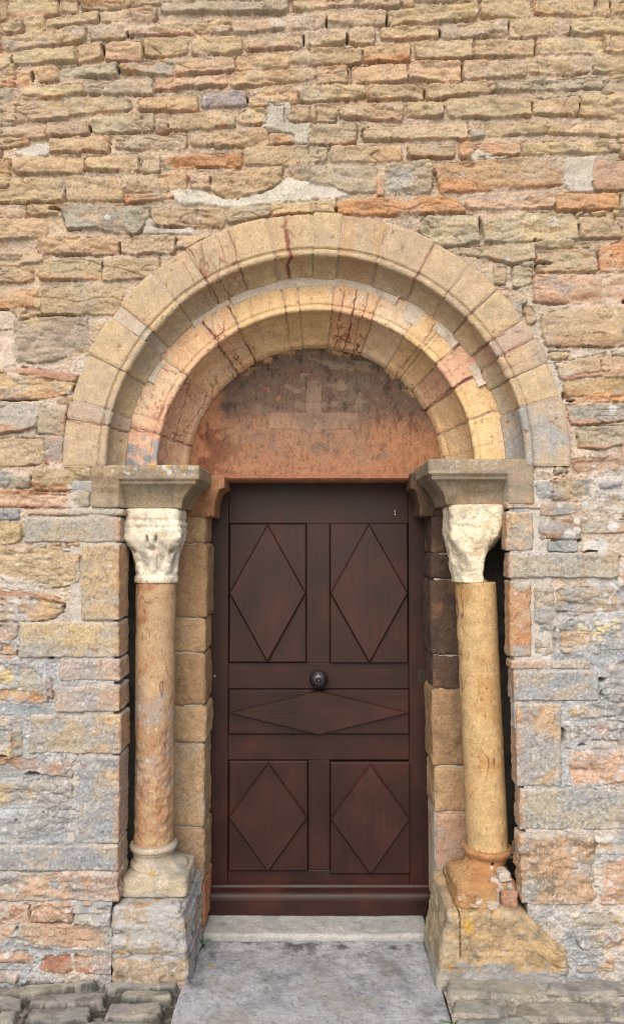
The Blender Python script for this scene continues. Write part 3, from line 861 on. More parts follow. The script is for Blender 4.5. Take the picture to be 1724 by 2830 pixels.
for side, Q in ((-1, QL), (1, QR)):
    for k, (t, x0, y0, y1, x1, c, kw) in enumerate(Q):
        ox, oy, sc = TO[t]
        xa_, z1 = uvz(ox, oy, sc, x0, y0); xb_, z0 = uvz(ox, oy, sc, x1, y1)
        sd = 300+k+20*(side > 0)
        fin = (k in (9,) and side < 0) or (k == 8 and side > 0)
        ky = dict(kw); xe_ = xb_ if side < 0 else xa_
        def post(V, C, sd=sd, xe_=xe_, zlo=z0, zhi=z1):
            low_ = float(sst(1.7, .8, np.array((zlo+zhi)/2)))
            n = fbm3(V, .07, 5, sd+61); n2 = fbm3(V, .02, 3, sd+62)
            m = (sst(.05, .4, n)*(.35+.3*low_))[:, None]; C[:] = C*(1-m)+PAL['b']*m
            m = (sst(.1, .45, fbm3(V, .09, 4, sd+63))*.45)[:, None]; C[:] = C*(1-m)+PAL['t']*m
            m = (sst(.028, .004, np.abs(V[:, 0]-xe_)+.02*n+.012*n2)*.55)[:, None]; C[:] = C*(1-m)+lin((204, 150, 96))*ALB*m    # rubbed arris
            m = (sst(.022, .002, np.minimum(V[:, 2]-zlo, zhi-V[:, 2])+.018*n+.008*n2)*.45)[:, None]; C[:] = C*(1-m)+lin((212, 200, 186))*ALB*m
            m = (sst(.22, .5, fbm3(V, .010, 3, sd+64))*(.25+.35*low_))[:, None]; C[:] = C*(1-m)+PAL['L']*m
            m = (sst(.25, .5, fbm3(V, .008, 2, sd+65))*.4)[:, None]; C[:] = C*(1-m)+PAL['K']*1.2*m
            v = np.abs(fbm3(V, .14, 3, sd+66, (3, 1, 1))); m = (sst(.03, .0, v)*sst(.0, .3, n)*.6)[:, None]; C[:] = C*(1-m)+lin((168, 104, 62))*ALB*.8*m
            r = np.random.default_rng(sd)
            paint_spots(V, C, [(r.uniform(V[:, 0].min(), V[:, 0].max()), -.016, r.uniform(zlo, zhi), r.uniform(.0018, .0055), PAL['L'], .8) for _ in range(int(6+26*low_*(1.5 if side > 0 else .8)))])
        block('quoin', (xa_+.002, -.013+.004*math.sin(k*2.1), z0+.0008), (xb_-.002, .15 if side < 0 else .075, z1-.0008), PALQ[c], sd, wall, r=.006, step=.0045,
              amp=.016 if fin else .006, s=.06, fine=.0036, st=(1.5, 1, .6) if fin else (1.3, 1, .7), edge=.004, second=PAL['g' if c != 'b' else 't'], amt=.5, post=post, **ky)
MC = lin((206, 196, 184))*ALB
for lo, hi in (((-.95, -.003, .25), (-.778, .13, 1.93)), ((.835, -.003, .25), (.95, .06, .96)), ((.79, -.003, .96), (.94, .062, 1.935))):
    block('joint_mortar', lo, hi, MC, 391, wall, r=.002, step=.007, amp=.005, s=.03, fine=.003, second=PAL['b'], amt=.4, white=.3)
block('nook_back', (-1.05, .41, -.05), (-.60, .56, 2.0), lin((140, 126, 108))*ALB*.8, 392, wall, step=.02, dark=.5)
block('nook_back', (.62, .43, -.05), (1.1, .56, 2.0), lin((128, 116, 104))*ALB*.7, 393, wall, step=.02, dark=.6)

# ------------------------------------------------------------------ arches: wedge stones swept along the curve
def dense(prof, step=.005):
    out = [np.array(prof[0], float)]
    for a, b in zip(prof[:-1], prof[1:]):
        a, b = np.array(a, float), np.array(b, float); n = max(1, int(np.ceil(np.linalg.norm(b-a)/step)))
        for i in range(1, n+1): out.append(a+(b-a)*i/n)
    return np.array(out)
def arc(c, r, a0, a1, n=10):
    return [(c[0]+r*math.cos(math.radians(a0+(a1-a0)*i/n)), c[1]+r*math.sin(math.radians(a0+(a1-a0)*i/n))) for i in range(n+1)]
def sweep(name, cx, cz, prof, t0, t1, base, seed, parent, gap=.0018, amp=.0035, rnd=.009, bump=1.0, spots=None, push=0.0, lines=(), **kw):
    pr = dense(prof); R = pr[:, 0].max()
    tl = math.radians(min(t0, t1))+gap/R; th = math.radians(max(t0, t1))-gap/R
    n = max(6, int((th-tl)*R/.0048)); th_ = np.linspace(tl, th, n)
    tg = np.gradient(pr, axis=0); tg /= np.linalg.norm(tg, axis=1, keepdims=True)+1e-9
    nr, ny = tg[:, 1], -tg[:, 0]               # normal in (r, Y)
    sgn = -1 if (nr*0+ny)[len(pr)//4] > 0 else 1
    nr, ny = nr*sgn, ny*sgn
    A, r = np.meshgrid(th_, pr[:, 0], indexing='ij'); Y = np.repeat(pr[None, :, 1], n, 0)
    P0 = np.stack([cx+r*np.cos(A), Y, cz+r*np.sin(A)], -1)
    e = np.minimum((A-tl)*r, (th-A)*r)
    d = amp*fbm3(P0, .07, 4, seed)+.0011*bump*fbm3(P0, .011, 3, seed+1)+.0006*fbm3(P0, .005, 1, seed+4)
    chip = sst(.25, .6, fbm3(P0, .03, 3, seed+6))
    d = d-np.clip(1-e/(rnd*(1+.9*chip)), 0, 1)**2*(.005+.004*chip)+push
    pits = sst(.62, .74, fbm3(P0, .020, 2, seed+9)); d = d-.004*pits
    r2 = r+nr[None]*d; Y2 = Y+ny[None]*d
    V = np.stack([cx+r2*np.cos(A), Y2, cz+r2*np.sin(A)], -1)
    m = V.shape[1]
    F = grid_faces(n, m, flip=(sgn > 0))
    C = paint(P0.reshape(-1, 3), base, seed+20, **kw)
    k = (.45*pits.reshape(-1))[:, None]; C = C*(1-k)+lin((130, 62, 40))*ALB*k
    for (a, s_, w_) in lines:
        u = (r*(A-math.radians(a))+.016*fbm3(P0, .09, 3, int(a*7))+.004*fbm3(P0, .014, 2, int(a*5))).reshape(-1)
        mk = (sst(w_, w_*.25, np.abs(u))*s_*sst(-.45, .1, fbm3(P0, .05, 3, int(a*3)).reshape(-1)))[:, None]; C = C*(1-mk)+lin((138, 66, 46))*ALB*.75*mk
        h = (sst(w_*7, 0, np.abs(u))*s_*.35*sst(-.2, .3, fbm3(P0, .03, 3, int(a*11)).reshape(-1)))[:, None]; C = C*(1-h)+lin((196, 124, 84))*ALB*h
    V = V.reshape(-1, 3); nv = len(V)
    # end faces as fans of quads towards the profile's far point
    far = np.array([[cx+(pr[:, 0].max()+.0)*math.cos(a), pr[:, 1].max(), cz+(pr[:, 0].max())*math.sin(a)] for a in (tl, th)])
    V = np.concatenate([V, far]); C = np.concatenate([C, C[[0, -1]]])
    fs = []
    for j in range(0, m-2, 2):
        fs.append((nv, j, j+1, j+2)); q = (n-1)*m; fs.append((nv+1, q+j+2, q+j+1, q+j))
    F = np.concatenate([F, np.array(fs)])
    if spots: paint_spots(V, C, spots)
    return hang(make_mesh(name, V, F, C, M_DRESS), parent)

ACX, ACZ = .017, 2.0
P1 = [(1.0, .09), (1.0, -.010), (.992, -.018), (.862, -.018), (.858, -.014), (.853, -.010), (.850, -.013), (.846, -.019), (.838, -.021), (.830, -.018), (.8255, -.010), (.825, .0), (.829, .006), (.833, .011)] + \
     [(.834, .022), (.832, .042), (.824, .068), (.809, .092), (.796, .106), (.786, .113), (.781, .116), (.781, .17)]
R1 = [(169.8, .8, .005), (154.3, .4, .003), (144, .9, .006), (141.3, .9, .006), (123.5, .5, .003), (120.5, .9, .0045), (117.8, .7, .003), (114, .5, .003), (111.1, .8, .004), (101.3, .5, .003), (97.5, .9, .012), (73, .4, .003), (61.7, .8, .004), (52.2, .4, .003), (44, .6, .004), (35.1, .9, .005), (30, .9, .005), (26.5, .5, .003), (15.2, .3, .003)]
R2 = [(167.4, .9, .005), (163, .4, .004), (150, .3, .003), (127.9, 1, .008), (124, .5, .003), (118.5, 1, .006), (112, .4, .003), (100.9, .3, .003), (84.3, .5, .004), (81, .8, .004), (77, 1, .005), (73.5, .7, .003), (69.5, .4, .003), (50.5, .8, .004), (47, .5, .003), (40.8, .7, .004), (36, .3, .003), (30.5, 1, .009), (17.5, .5, .004), (8, .4, .003)]
def near(R, J, i): return [q for q in R if min(J[i], J[i+1])-.8 < q[0] < max(J[i], J[i+1])+.8]
outer = tag(empty('outer_arch', (ACX, 0, ACZ)), 'larger outer round arch of pale tan wedge stones set flush in the wall', 'arch', 'arches over the door')
J1 = [181, 169.8, 165.7, 154.3, 144.3, 141.0, 130.8, 121.4, 111.1, 101.3, 90.8, 84, 73, 61.7, 52.2, 44, 35.1, 30, 23.7, 15.2, -.8]
K1 = [('t', dict(grey=.45)), ('p', dict(grey=.3)), ('y', dict(grey=.15)), ('y', dict(grey=.2)), ('O', dict()), ('y', dict(grey=.1)), ('t', dict(grey=.1)), ('t', dict(veins=.35)), ('y', dict()), ('y', dict(veins=.2)),
      ('y', dict()), ('n', dict()), ('t', dict(grey=.1)), ('t', dict(grey=.15)), ('t', dict(grey=.1)), ('y', dict(veins=.1)), ('p', dict(grey=.25, orange=.3)), ('t', dict(grey=.3)), ('y', dict(grey=.3)), ('g', dict(grey=.75, orange=.2))]
for i, (c, kw) in enumerate(K1):
    base = (PAL[c]*.6+lin((210, 180, 142))*ALB*.4) if c not in 'nO' else (lin((200, 164, 118))*ALB if c == 'n' else lin((206, 148, 92))*ALB)
    push = (-.012 if c == 'O' else 0)+.004*math.sin(i*2.7)
    sweep('voussoir', ACX, ACZ, P1, J1[i], J1[i+1], base, 400+i*7, outer, push=push, lines=near(R1, J1, i), second=lin((196, 172, 136))*ALB, amt=.42, **kw)
def mortar_ring(name, prof, back, t0, t1, seed, parent, col, bits=()):
    pr = [(r+(back if i and False else 0), y) for i, (r, y) in enumerate(prof)]
    q = dense(pr); R = q[:, 0].max()
    return sweep(name, ACX, ACZ, pr, t0, t1, col, seed, parent, gap=-.01, amp=.0025, rnd=.0001, push=-back, white=.3)
sweep('joint_mortar', ACX, ACZ, P1, 180.6, -.6, lin((208, 186, 158))*ALB, 590, outer, gap=0, amp=.0022, rnd=.0001, push=-.0075, grey=.25)

P2 = [(.93, .17), (.90, .122), (.686, .122), (.682, .126), (.677, .128), (.673, .123), (.666, .119), (.659, .121), (.6545, .127), (.654, .135), (.659, .142), (.664, .148)] + \
     [(.667, .165), (.664, .205), (.650, .255), (.628, .300), (.604, .335), (.592, .350), (.584, .355), (.576, .360), (.570, .372), (.565, .39), (.564, .46)]
inner = tag(empty('inner_arch', (ACX, .12, ACZ)), 'smaller inner round arch of golden and pinkish wedge stones framing the half-round panel', 'arch', 'arches over the door')
J2 = [180.5, 167.4, 144.3, 127.9, 118.5, 100.9, 95.8, 84.3, 69.5, 56.4, 48.5, 40.8, 30, 17.5, -.5]
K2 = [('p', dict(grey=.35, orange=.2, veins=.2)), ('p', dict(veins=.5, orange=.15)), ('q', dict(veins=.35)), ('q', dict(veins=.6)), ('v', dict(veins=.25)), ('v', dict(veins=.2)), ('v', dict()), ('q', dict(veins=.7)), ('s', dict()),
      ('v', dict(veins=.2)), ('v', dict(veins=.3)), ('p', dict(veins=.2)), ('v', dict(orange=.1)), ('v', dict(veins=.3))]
XC = dict(q=lin((228, 182, 134))*.86, v=lin((228, 188, 130))*.86, s=lin((228, 196, 156))*.86, p=lin((224, 174, 136))*.86)  # inner stones' colour brightened, standing in for light the recess lacks
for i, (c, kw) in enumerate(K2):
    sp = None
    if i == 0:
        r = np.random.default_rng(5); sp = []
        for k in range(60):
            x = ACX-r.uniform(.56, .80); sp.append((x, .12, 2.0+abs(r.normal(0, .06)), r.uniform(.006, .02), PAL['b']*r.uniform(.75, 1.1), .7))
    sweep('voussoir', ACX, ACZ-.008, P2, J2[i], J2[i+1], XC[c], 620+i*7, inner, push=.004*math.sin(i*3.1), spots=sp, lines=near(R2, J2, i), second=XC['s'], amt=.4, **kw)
sweep('joint_mortar', ACX, ACZ-.008, P2, 180.2, -.2, lin((224, 206, 180))*ALB, 791, inner, gap=0, amp=.002, rnd=.0001, push=-.0075)
# pale plaster smeared along the back of the inner arch's upper edge
for k, (a0, a1, r0, r1) in enumerate(((131, 118, .762, .785), (117, 64, .748, .785), (60.5, 54, .706, .785), (50, 41, .746, .785), (33, 26, .746, .785), (153, 146, .751, .785))):
    sweep('plaster_smear', ACX, ACZ, [(r1, .137), (r1, .118), ((r0+r1)/2, .1165), (r0+.006, .1188), (r0, .124)], a0, a1, lin((232, 214, 190))*ALB, 800+k*5, inner, gap=0, amp=.005, rnd=.03, bump=1.6)

# ------------------------------------------------------------------ half-round panel (tympanum) with its faded cross
def build_tympanum():
    xs = np.arange(-.60, .635, .0036); zs = np.arange(1.972, 2.60, .0036)
    X, Z = np.meshgrid(xs, zs); r = np.hypot(X-ACX, Z-ACZ)
    P = np.stack([X, X*0, Z], -1)
    H = fbm2(X, Z, .16, 4, 71)*.006+fbm2(X, Z, .03, 4, 72)*.003+fbm2(X, Z, .008, 2, 73)*.0016
    org = lin((204, 134, 84))*ALB*.9; plum = lin((136, 112, 98))*ALB*.74; sal = lin((192, 142, 108))*ALB*.82; red = lin((142, 84, 60))*ALB*.8
    n1 = fbm2(X, Z, .12, 4, 74); n2 = fbm2(X, Z, .05, 4, 75); n3 = fbm2(X, Z, .012, 3, 76, .6)
    hz = (Z-1.98)/.6
    C = sal[None, None]*(1+.15*n2[..., None])
    m = sst(.33, .52, hz+.12*n1+.05*n2)*sst(-.46, -.38, X+.04*n2+.02*n1)            # darker plum upper field
    C = C*(1-.9*m[..., None])+plum*(.9*m[..., None])
    m2 = np.maximum(sst(-.37, -.46, X+.05*n1+.03*n2)*.85, sst(.20, .05, hz+.15*n1+.06*n2)*.5); C = C*(1-m2[..., None])+org*m2[..., None]
    m3 = sst(.1, .45, fbm2(X, Z, .07, 5, 77))*.75*sst(-.30, -.44, X+.05*n1); C = C*(1-m3[..., None])+red*m3[..., None]
    m4 = sst(.22, .34, X+.05*n1)*sst(.55, .3, hz)*.6; C = C*(1-m4[..., None])+org*.95*m4[..., None]
    st = sst(.05, .5, fbm2(X, Z, .03, 4, 78, .35))*.35; C = C*(1-st[..., None])+red*.7*st[..., None]
    fl = sst(.12, .5, fbm2(X+.5*Z, Z-.3*X, .06, 5, 79, 1.5)+.25*sst(.45, .75, hz)-.10)*.6; C = C*(1-fl[..., None])+lin((150, 132, 112))*ALB*.75*fl[..., None]
    fo = sst(.5, .66, fbm2(X, Z, .03, 4, 80))*.5; C = C*(1-fo[..., None])+org*fo[..., None]
    dk = sst(.3, .6, n3)*.4; C = C*(1-dk[..., None])
    bs = sst(.12, .5, fbm2(X, Z, .045, 5, 87, .55))*sst(.15, .45, hz+.2*n1)*.5; C = C*(1-bs[..., None])+lin((74, 62, 56))*ALB*.6*bs[..., None]
    cf = sst(.2, .42, fbm2(X+.4*Z, Z, .045, 5, 88, 1.6)-.9*np.abs(X-.10)+.12)*sst(.4, .6, hz)*.55; C = C*(1-cf[..., None])+lin((176, 152, 124))*ALB*.85*cf[..., None]
    ro = (.565-r)
    edge = sst(.035, .008, ro+.02*n2)*sst(.45, .75, hz+.2*n1)                        # plaster remnants under the arch
    pl = edge*sst(.12, .3, fbm2(X, Z, .05, 3, 81)+.25*sst(-.1, .25, X)-.12)*sst(.46, .5, X+.9); C = C*(1-pl[..., None])+lin((206, 166, 104))*ALB*pl[..., None]; H += pl*.0015
    wsp = sst(.5, .66, fbm2(X, Z, .012, 3, 83))*.3; C = C*(1-wsp[..., None])+PAL['t']*wsp[..., None]
    low = sst(.012, .0, Z-1.985+.006*n2)[..., None]*.7; C = C*(1-low)+lin((188, 116, 84))*ALB*low
    Yf = .405-H
    Vf = np.stack([X, Yf, Z], -1)
    # turned-under lower edge: the lintel's underside
    m = len(xs); nU = 40
    und = np.zeros((nU, m, 3)); und[..., 0] = xs[None]; t = np.linspace(0, 1, nU)[:, None]
    und[..., 1] = Vf[0, :, 1][None]+.006+(.62-.411)*t**1.3*np.ones((1, m)); und[..., 2] = Vf[0, :, 2][None]-.008*np.minimum(1, t*8)+.003*fbm2(und[..., 0], und[..., 1], .03, 3, 84)
    V = np.concatenate([und[::-1], Vf], 0); Cu = np.repeat((org*1.05)[None, None], nU, 0)*(1+.25*fbm2(und[..., 0], und[..., 1], .03, 4, 85))[..., None]
    CC = np.concatenate([Cu, C], 0)
    F = grid_faces(*V.shape[:2]); rv = np.concatenate([np.zeros((nU, m)), r], 0).reshape(-1)
    F = F[~(rv[F] > .60).any(1)]
    V, F, CC = compact(V.reshape(-1, 3), F, CC.reshape(-1, 3))
    o = make_mesh('tympanum', V, F, CC, M_PLAST)
    tag(o, 'half-round red-brown plastered panel with a faded cross above the door', 'tympanum')
    # the cross, a barely raised worn relief
    def cross_piece(x0, z0, x1, z1):
        return (X >= x0) & (X <= x1) & (Z >= z0) & (Z <= z1)
    a0, az1 = onY(845, 1050, .40); a1, az0 = onY(888, 1195, .40); b0, bz1 = onY(744, 1138, .40); b1, bz0 = onY(988, 1185, .40)
    msk = cross_piece(a0, az0, a1, az1) | cross_piece(b0, bz0, b1, bz1)
    Fx = grid_faces(*X.shape); Fx = Fx[msk.reshape(-1)[Fx].all(1)]
    wear = .55+.45*sst(-.4, .4, fbm2(X, Z, .03, 5, 86))
    Vx = np.stack([X, Yf-.0012-.0012*wear, Z], -1).reshape(-1, 3)
    inner_ = sst(.012, .02, np.minimum(np.minimum(X-a0, a1-X), 9)) if False else 0
    cc = C*(1-.36*wear[..., None])+lin((206, 172, 146))*ALB*.85*(.36*wear[..., None])
    Vx, Fx, cc = compact(Vx, Fx, cc.reshape(-1, 3))
    make_mesh('cross', Vx, Fx, cc, M_PLAST, o)
build_tympanum()

# ------------------------------------------------------------------ imposts, corbels, jambs
def impost(side):
    if side < 0:
        x_in, x_re, x_out, zt, zb, f1, f2 = -.443, -.757, -.868, 1.992, 1.824, 1.936, 1.917
    else:
        x_in, x_re, x_out, zt, zb, f1, f2 = .457, .768, .872, 2.016, 1.838, 1.957, 1.936
    def prof(z):
        d = np.where(z > f1, 0, np.where(z > f2, .014, 0))
        t = np.clip((f2-z)/(f2-zb), 0, 1); cove = .020+.062*np.sin(t*math.pi/2)**.8*1.0
        return np.where(z > f2, d, cove)
    def deform(V):
        x, y, z = V[:, 0].copy(), V[:, 1].copy(), V[:, 2]
        d = prof(z); s = -side                              # s: direction towards the door
        over = (x-x_re)*s                                   # >0 inside the recess
        k = (over > 0)*1.0
        wfr = np.clip((.40-y)/.40, 0, 1)
        V[:, 1] = y+d*k*wfr**2
        t = np.clip(over/abs(x_in-x_re), 0, 1)
        V[:, 0] = x-s*d*t**2*k
        return V
    lo = (min(x_in, x_out), -.016, zb); hi = (max(x_in, x_out), .40, zt)
    r = np.random.default_rng(40+side); sp = []
    for k in range(26):
        x = r.uniform(-.80, -.46) if side < 0 else r.uniform(.48, .74)
        z = zt-abs(r.normal(0, .022)); c = PAL['Q']*1.0 if r.random() < (.22 if side < 0 else .06) else PAL['L']*.9
        sp.append((x, -.016, z, r.uniform(.0015, .005)*(1.5 if side < 0 else 1), c, .65))
    if side < 0:
        sp += [(-.575, -.016, 1.985, .014, PAL['L'], .9), (-.565, -.016, 1.985, .009, PAL['Q'], .95), (-.56, -.016, 1.965, .012, PAL['L'], .8), (-.63, -.016, 1.991, .02, PAL['Q']*.8, .5), (-.50, -.016, 1.99, .016, PAL['Q']*.9, .6)]
    o = block('stone_impost', lo, hi, lin((184, 160, 122))*ALB*.92, 900+side, None, r=.004, step=.0042, amp=.003, s=.06, fine=.0014, st=(2.2, 2.2, .5), deform=deform, edge=.004,
              second=lin((150, 128, 96))*ALB, amt=.45, grey=.22, dark=.28 if side < 0 else .2, orange=.25 if side > 0 else .12, spots=sp)
    return o
tag(impost(-1), 'left moulded impost block with yellow lichen spots above the carved capital', 'impost', 'imposts carrying the arches')
tag(impost(1), 'right moulded impost block crossed by a long red crack above the eroded capital', 'impost', 'imposts carrying the arches')

def corbel(side):
    if side < 0: xb, xt, z0, z1, zc, xw = -.4290, -.3835, 1.797, 1.983, 1.925, -.60
    else: xb, xt, z0, z1, zc, xw = .4720, .4330, 1.800, 1.994, 1.922, .62
    s = -side
    def deform(V):
        x, z = V[:, 0].copy(), V[:, 2]
        t = np.clip((zc-z)/(zc-z0-.012), 0, 1)
        d = abs(xt-xb)*1.0*np.sqrt(np.clip(1-(1-t)**2, 0, 1))*.9+(t > 0)*.006
        over = np.clip((x-xw)*s/abs(xt-xw), 0, 1)
        V[:, 0] = x-s*d*over**2
        return V
    lo = (min(xw, xt), .352, z0); hi = (max(xw, xt), .60, z1)
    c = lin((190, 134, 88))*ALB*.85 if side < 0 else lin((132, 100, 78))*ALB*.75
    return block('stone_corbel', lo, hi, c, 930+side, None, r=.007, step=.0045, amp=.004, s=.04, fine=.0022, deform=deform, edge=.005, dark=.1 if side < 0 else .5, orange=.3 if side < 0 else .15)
tag(corbel(-1), 'left curved stone corbel of orange-brown sandstone under the half-round panel', 'corbel', 'corbels beside the door head')
tag(corbel(1), 'right curved stone corbel blackened with soot under the half-round panel', 'corbel', 'corbels beside the door head')

def jamb(side):
    if side < 0:
        root = tag(empty('door_jamb', (-.6, .36, 0)), 'left door jamb of warm brown squared blocks beside the flaking column', 'door jamb', 'jambs of the doorway')
        vs = [1418, 1502, 1709, 1805, 1951, 2055, 2290, 2440, 2565]
        cs = [('o', {}), ('n', dict()), ('o', {}), ('n', {}), ('o', dict(grey=.15)), ('o', dict(grey=.3)), ('n', dict(grey=.2)), ('O', dict(orange=.3)), ('o', {})]
        xo, xe = -.70, -.4640
    else:
        root = tag(empty('door_jamb', (.62, .36, 0)), 'right door jamb with soot-blackened upper blocks beside the smooth yellow column', 'door jamb', 'jambs of the doorway')
        vs = [1420, 1531, 1601, 1812, 1905, 2120, 2247, 2450, 2565]
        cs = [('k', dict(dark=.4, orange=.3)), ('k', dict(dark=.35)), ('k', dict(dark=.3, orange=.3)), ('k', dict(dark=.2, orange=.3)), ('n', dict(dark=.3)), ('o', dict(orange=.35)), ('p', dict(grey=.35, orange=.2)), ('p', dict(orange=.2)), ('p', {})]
        xo, xe = .72, .5215
    zz = [zat(v, .36) for v in vs]+[-.06]
    zz[0] = 1.83
    for k in range(len(zz)-1):
        c, kw = cs[k]; base = {'n': lin((182, 144, 100))*ALB, 'k': lin((116, 90, 74))*ALB*.85, 'O': lin((196, 134, 84))*ALB, 'o': lin((198, 162, 114))*ALB, 'p': lin((200, 158, 124))*ALB}[c]*.95
        j = .004*math.sin(k*2.3+side)
        lean = .0 if side < 0 else .022*max(0, (1.3-zz[k])/1.3)
        lo = (min(xo, xe+lean)+(0 if side < 0 else j), .36-j*.6, zz[k+1]+.0015); hi = (max(xo, xe+lean)+(j if side < 0 else 0), .64, zz[k]-.0015)
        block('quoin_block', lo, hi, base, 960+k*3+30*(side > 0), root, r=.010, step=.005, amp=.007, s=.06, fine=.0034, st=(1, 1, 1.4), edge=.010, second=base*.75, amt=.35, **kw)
    V, F, N = block_geo((min(xo, xe)+.015, .372, -.06), (max(xo, xe)-.015, .63, 1.9), .002, .05)
    hang(make_mesh('joint_mortar', V, F, np.repeat((lin((206, 190, 172))*ALB)[None], len(V), 0), M_DRESS), root)
jamb(-1); jamb(1)

# ------------------------------------------------------------------ columns
def lathe(name, prof, axis_fn, base, seed, parent, nth=150, step=.006, shape=None, disp=None, mat=None, spots=None, cap=True, hollow_tint=None, **kw):
    """prof: (radius, z) from the top down; axis_fn(z) -> centre x, y; shape(z) -> squareness exponent (2 = round)"""
    pr = dense(prof, step); th = np.linspace(0, 2*math.pi, nth, endpoint=False)
    T, R = np.meshgrid(th, pr[:, 0]); Zz = np.repeat(pr[:, 1][:, None], nth, 1)
    ex = np.full(pr.shape[0], 2.0) if shape is None else np.array([shape(z) for z in pr[:, 1]])
    E = ex[:, None]
    sup = (np.abs(np.cos(T))**E+np.abs(np.sin(T))**E)**(-1/E)
    cx, cy = np.array([axis_fn(z) for z in pr[:, 1]]).T
    P = np.stack([cx[:, None]+R*sup*np.cos(T), cy[:, None]+R*sup*np.sin(T), Zz], -1)
    N = np.stack([np.cos(T), np.sin(T), 0*T], -1)
    D = .0022*fbm3(P, .06, 4, seed)+.0011*fbm3(P, .011, 3, seed+1)
    if disp is not None: D = D+disp(P, T, Zz, R)
    V = P+N*D[..., None]
    F = grid_faces(*P.shape[:2], closed_m=True)
    C = paint(P.reshape(-1, 3), base, seed+30, **kw)
    if hollow_tint is not None:  # browner where the surface sinks below its profile
        q = (sst(hollow_tint[0], hollow_tint[1], D+.003*fbm3(P, .02, 3, seed+33)).reshape(-1)*.75)[:, None]; C = C*(1-q)+lin((128, 104, 76))*ALB*.8*q
    V = V.reshape(-1, 3)
    if cap:
        n = len(V); V = np.concatenate([V, [[cx[0], cy[0], pr[0, 1]], [cx[-1], cy[-1], pr[-1, 1]]]]); C = np.concatenate([C, C[:1], C[-1:]])
        I = np.arange(0, nth, 2); q = (len(pr)-1)*nth
        F = np.concatenate([F, np.stack([np.full(len(I), n), (I+2) % nth, (I+1) % nth, I], -1), np.stack([np.full(len(I), n+1), q+I, q+(I+1) % nth, q+(I+2) % nth], -1)])
    if spots is not None: spots(V, C)
    return hang(make_mesh(name, V, F, C, mat or M_DRESS), parent)
CY = .17
# left column
colL = tag(empty('stone_column', (-.648, CY, .29)), 'left column with a flaking orange-pink shaft and white carved capital', 'column', 'columns flanking the door')
axL = lambda z: (-.646-.004*(1.5-z), CY)
def flake(P, T, Z, R):
    front = sst(-.2, .3, -np.sin(T)+.2*fbm3(P, .1, 2, 5))
    zone = sst(.98, .78, Z+.10*fbm3(P, .12, 3, 6))*front
    return -zone*(.007+.007*fbm3(P, .035, 4, 7, (1, 1, .7))+.003*fbm3(P, .015, 3, 8))-.012*sst(1.03, .97, Z)*sst(.93, .98, Z)*sst(.2, .5, fbm3(P, .03, 2, 9))*0
def spL(V, C):
    fz = (sst(.99, .80, V[:, 2]+.10*fbm3(V, .12, 3, 6))*sst(-.2, .25, fbm3(V, .05, 3, 16)))[:, None]
    C[:] = C*(1-.75*fz)+lin((198, 146, 102))*ALB*.95*(.75*fz)
    g = (sst(1.2, 1.0, V[:, 2])*sst(.6, .85, V[:, 2])*sst(-.1, .3, fbm3(V, .07, 4, 17)))[:, None]*.5; C[:] = C*(1-g)+PAL['b']*g
    r = np.random.default_rng(3)
    paint_spots(V, C, [(-.646+.08*math.sin(a), CY-.08*math.cos(a), z, s, PAL['L'], .7) for a, z, s in [(r.uniform(-1, 1), r.uniform(.6, 1.15), r.uniform(.002, .0065)) for _ in range(60)]])
lathe('shaft', [(.080, 1.522), (.0815, 1.515), (.0805, 1.2), (.0815, .455)], axL, lin((210, 172, 124))*ALB*.95, 1100, colL, disp=flake, spots=spL, second=lin((188, 130, 88))*ALB, amt=.4, veins=.5)
def cap_disp_L(P, T, Z, R):
    u = (Z-1.54)/(1.82-1.54)
    a = T+math.pi/2                                              # 0 faces the street
    d = 0
    for c0 in (-math.pi/4, math.pi/4):                           # corner leaves curling under the abacus
        aa = np.angle(np.exp(1j*(a-c0)))
        d = d+.020*np.exp(-(aa/.22)**2)*np.exp(-((u-.62)/.16)**2)-.014*np.exp(-(aa/.16)**2)*np.exp(-((u-.40)/.07)**2)
        rr = np.hypot(aa*.55, (u-.60)*.9); d = d+.006*np.cos(rr*48)*np.exp(-(rr/.12)**2)
    aa = np.angle(np.exp(1j*a))
    d = d-.020*np.exp(-((np.abs(aa)-.17)/.055)**2-((u-.57)/.06)**2)-.016*np.exp(-(aa/.20)**2-((u-.43)/.035)**2)+.008*np.exp(-(aa/.10)**2-((u-.56)/.16)**2)
    d = d+.006*np.sign(np.cos(a*8))*np.abs(np.cos(a*8))**.5*sst(.42, .3, u)*sst(.05, .12, u)      # fluted lower leaves
    d = d+.004*(np.abs(np.cos(a*13)) > .55)*np.exp(-((u-.80)/.022)**2)-.006*np.exp(-((u-.855)/.008)**2)-.004*np.exp(-((u-.745)/.01)**2)
    return d+.004*fbm3(P, .04, 4, 1201)*sst(1.0, .8, u)+.0022*fbm3(P, .014, 3, 1202)
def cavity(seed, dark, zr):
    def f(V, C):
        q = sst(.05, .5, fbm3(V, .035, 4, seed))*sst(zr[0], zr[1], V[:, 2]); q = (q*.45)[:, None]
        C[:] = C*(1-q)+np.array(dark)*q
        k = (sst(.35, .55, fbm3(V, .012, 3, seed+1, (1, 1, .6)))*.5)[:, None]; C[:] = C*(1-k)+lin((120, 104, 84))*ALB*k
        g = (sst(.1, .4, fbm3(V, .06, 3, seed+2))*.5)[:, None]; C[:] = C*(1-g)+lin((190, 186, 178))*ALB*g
    return f
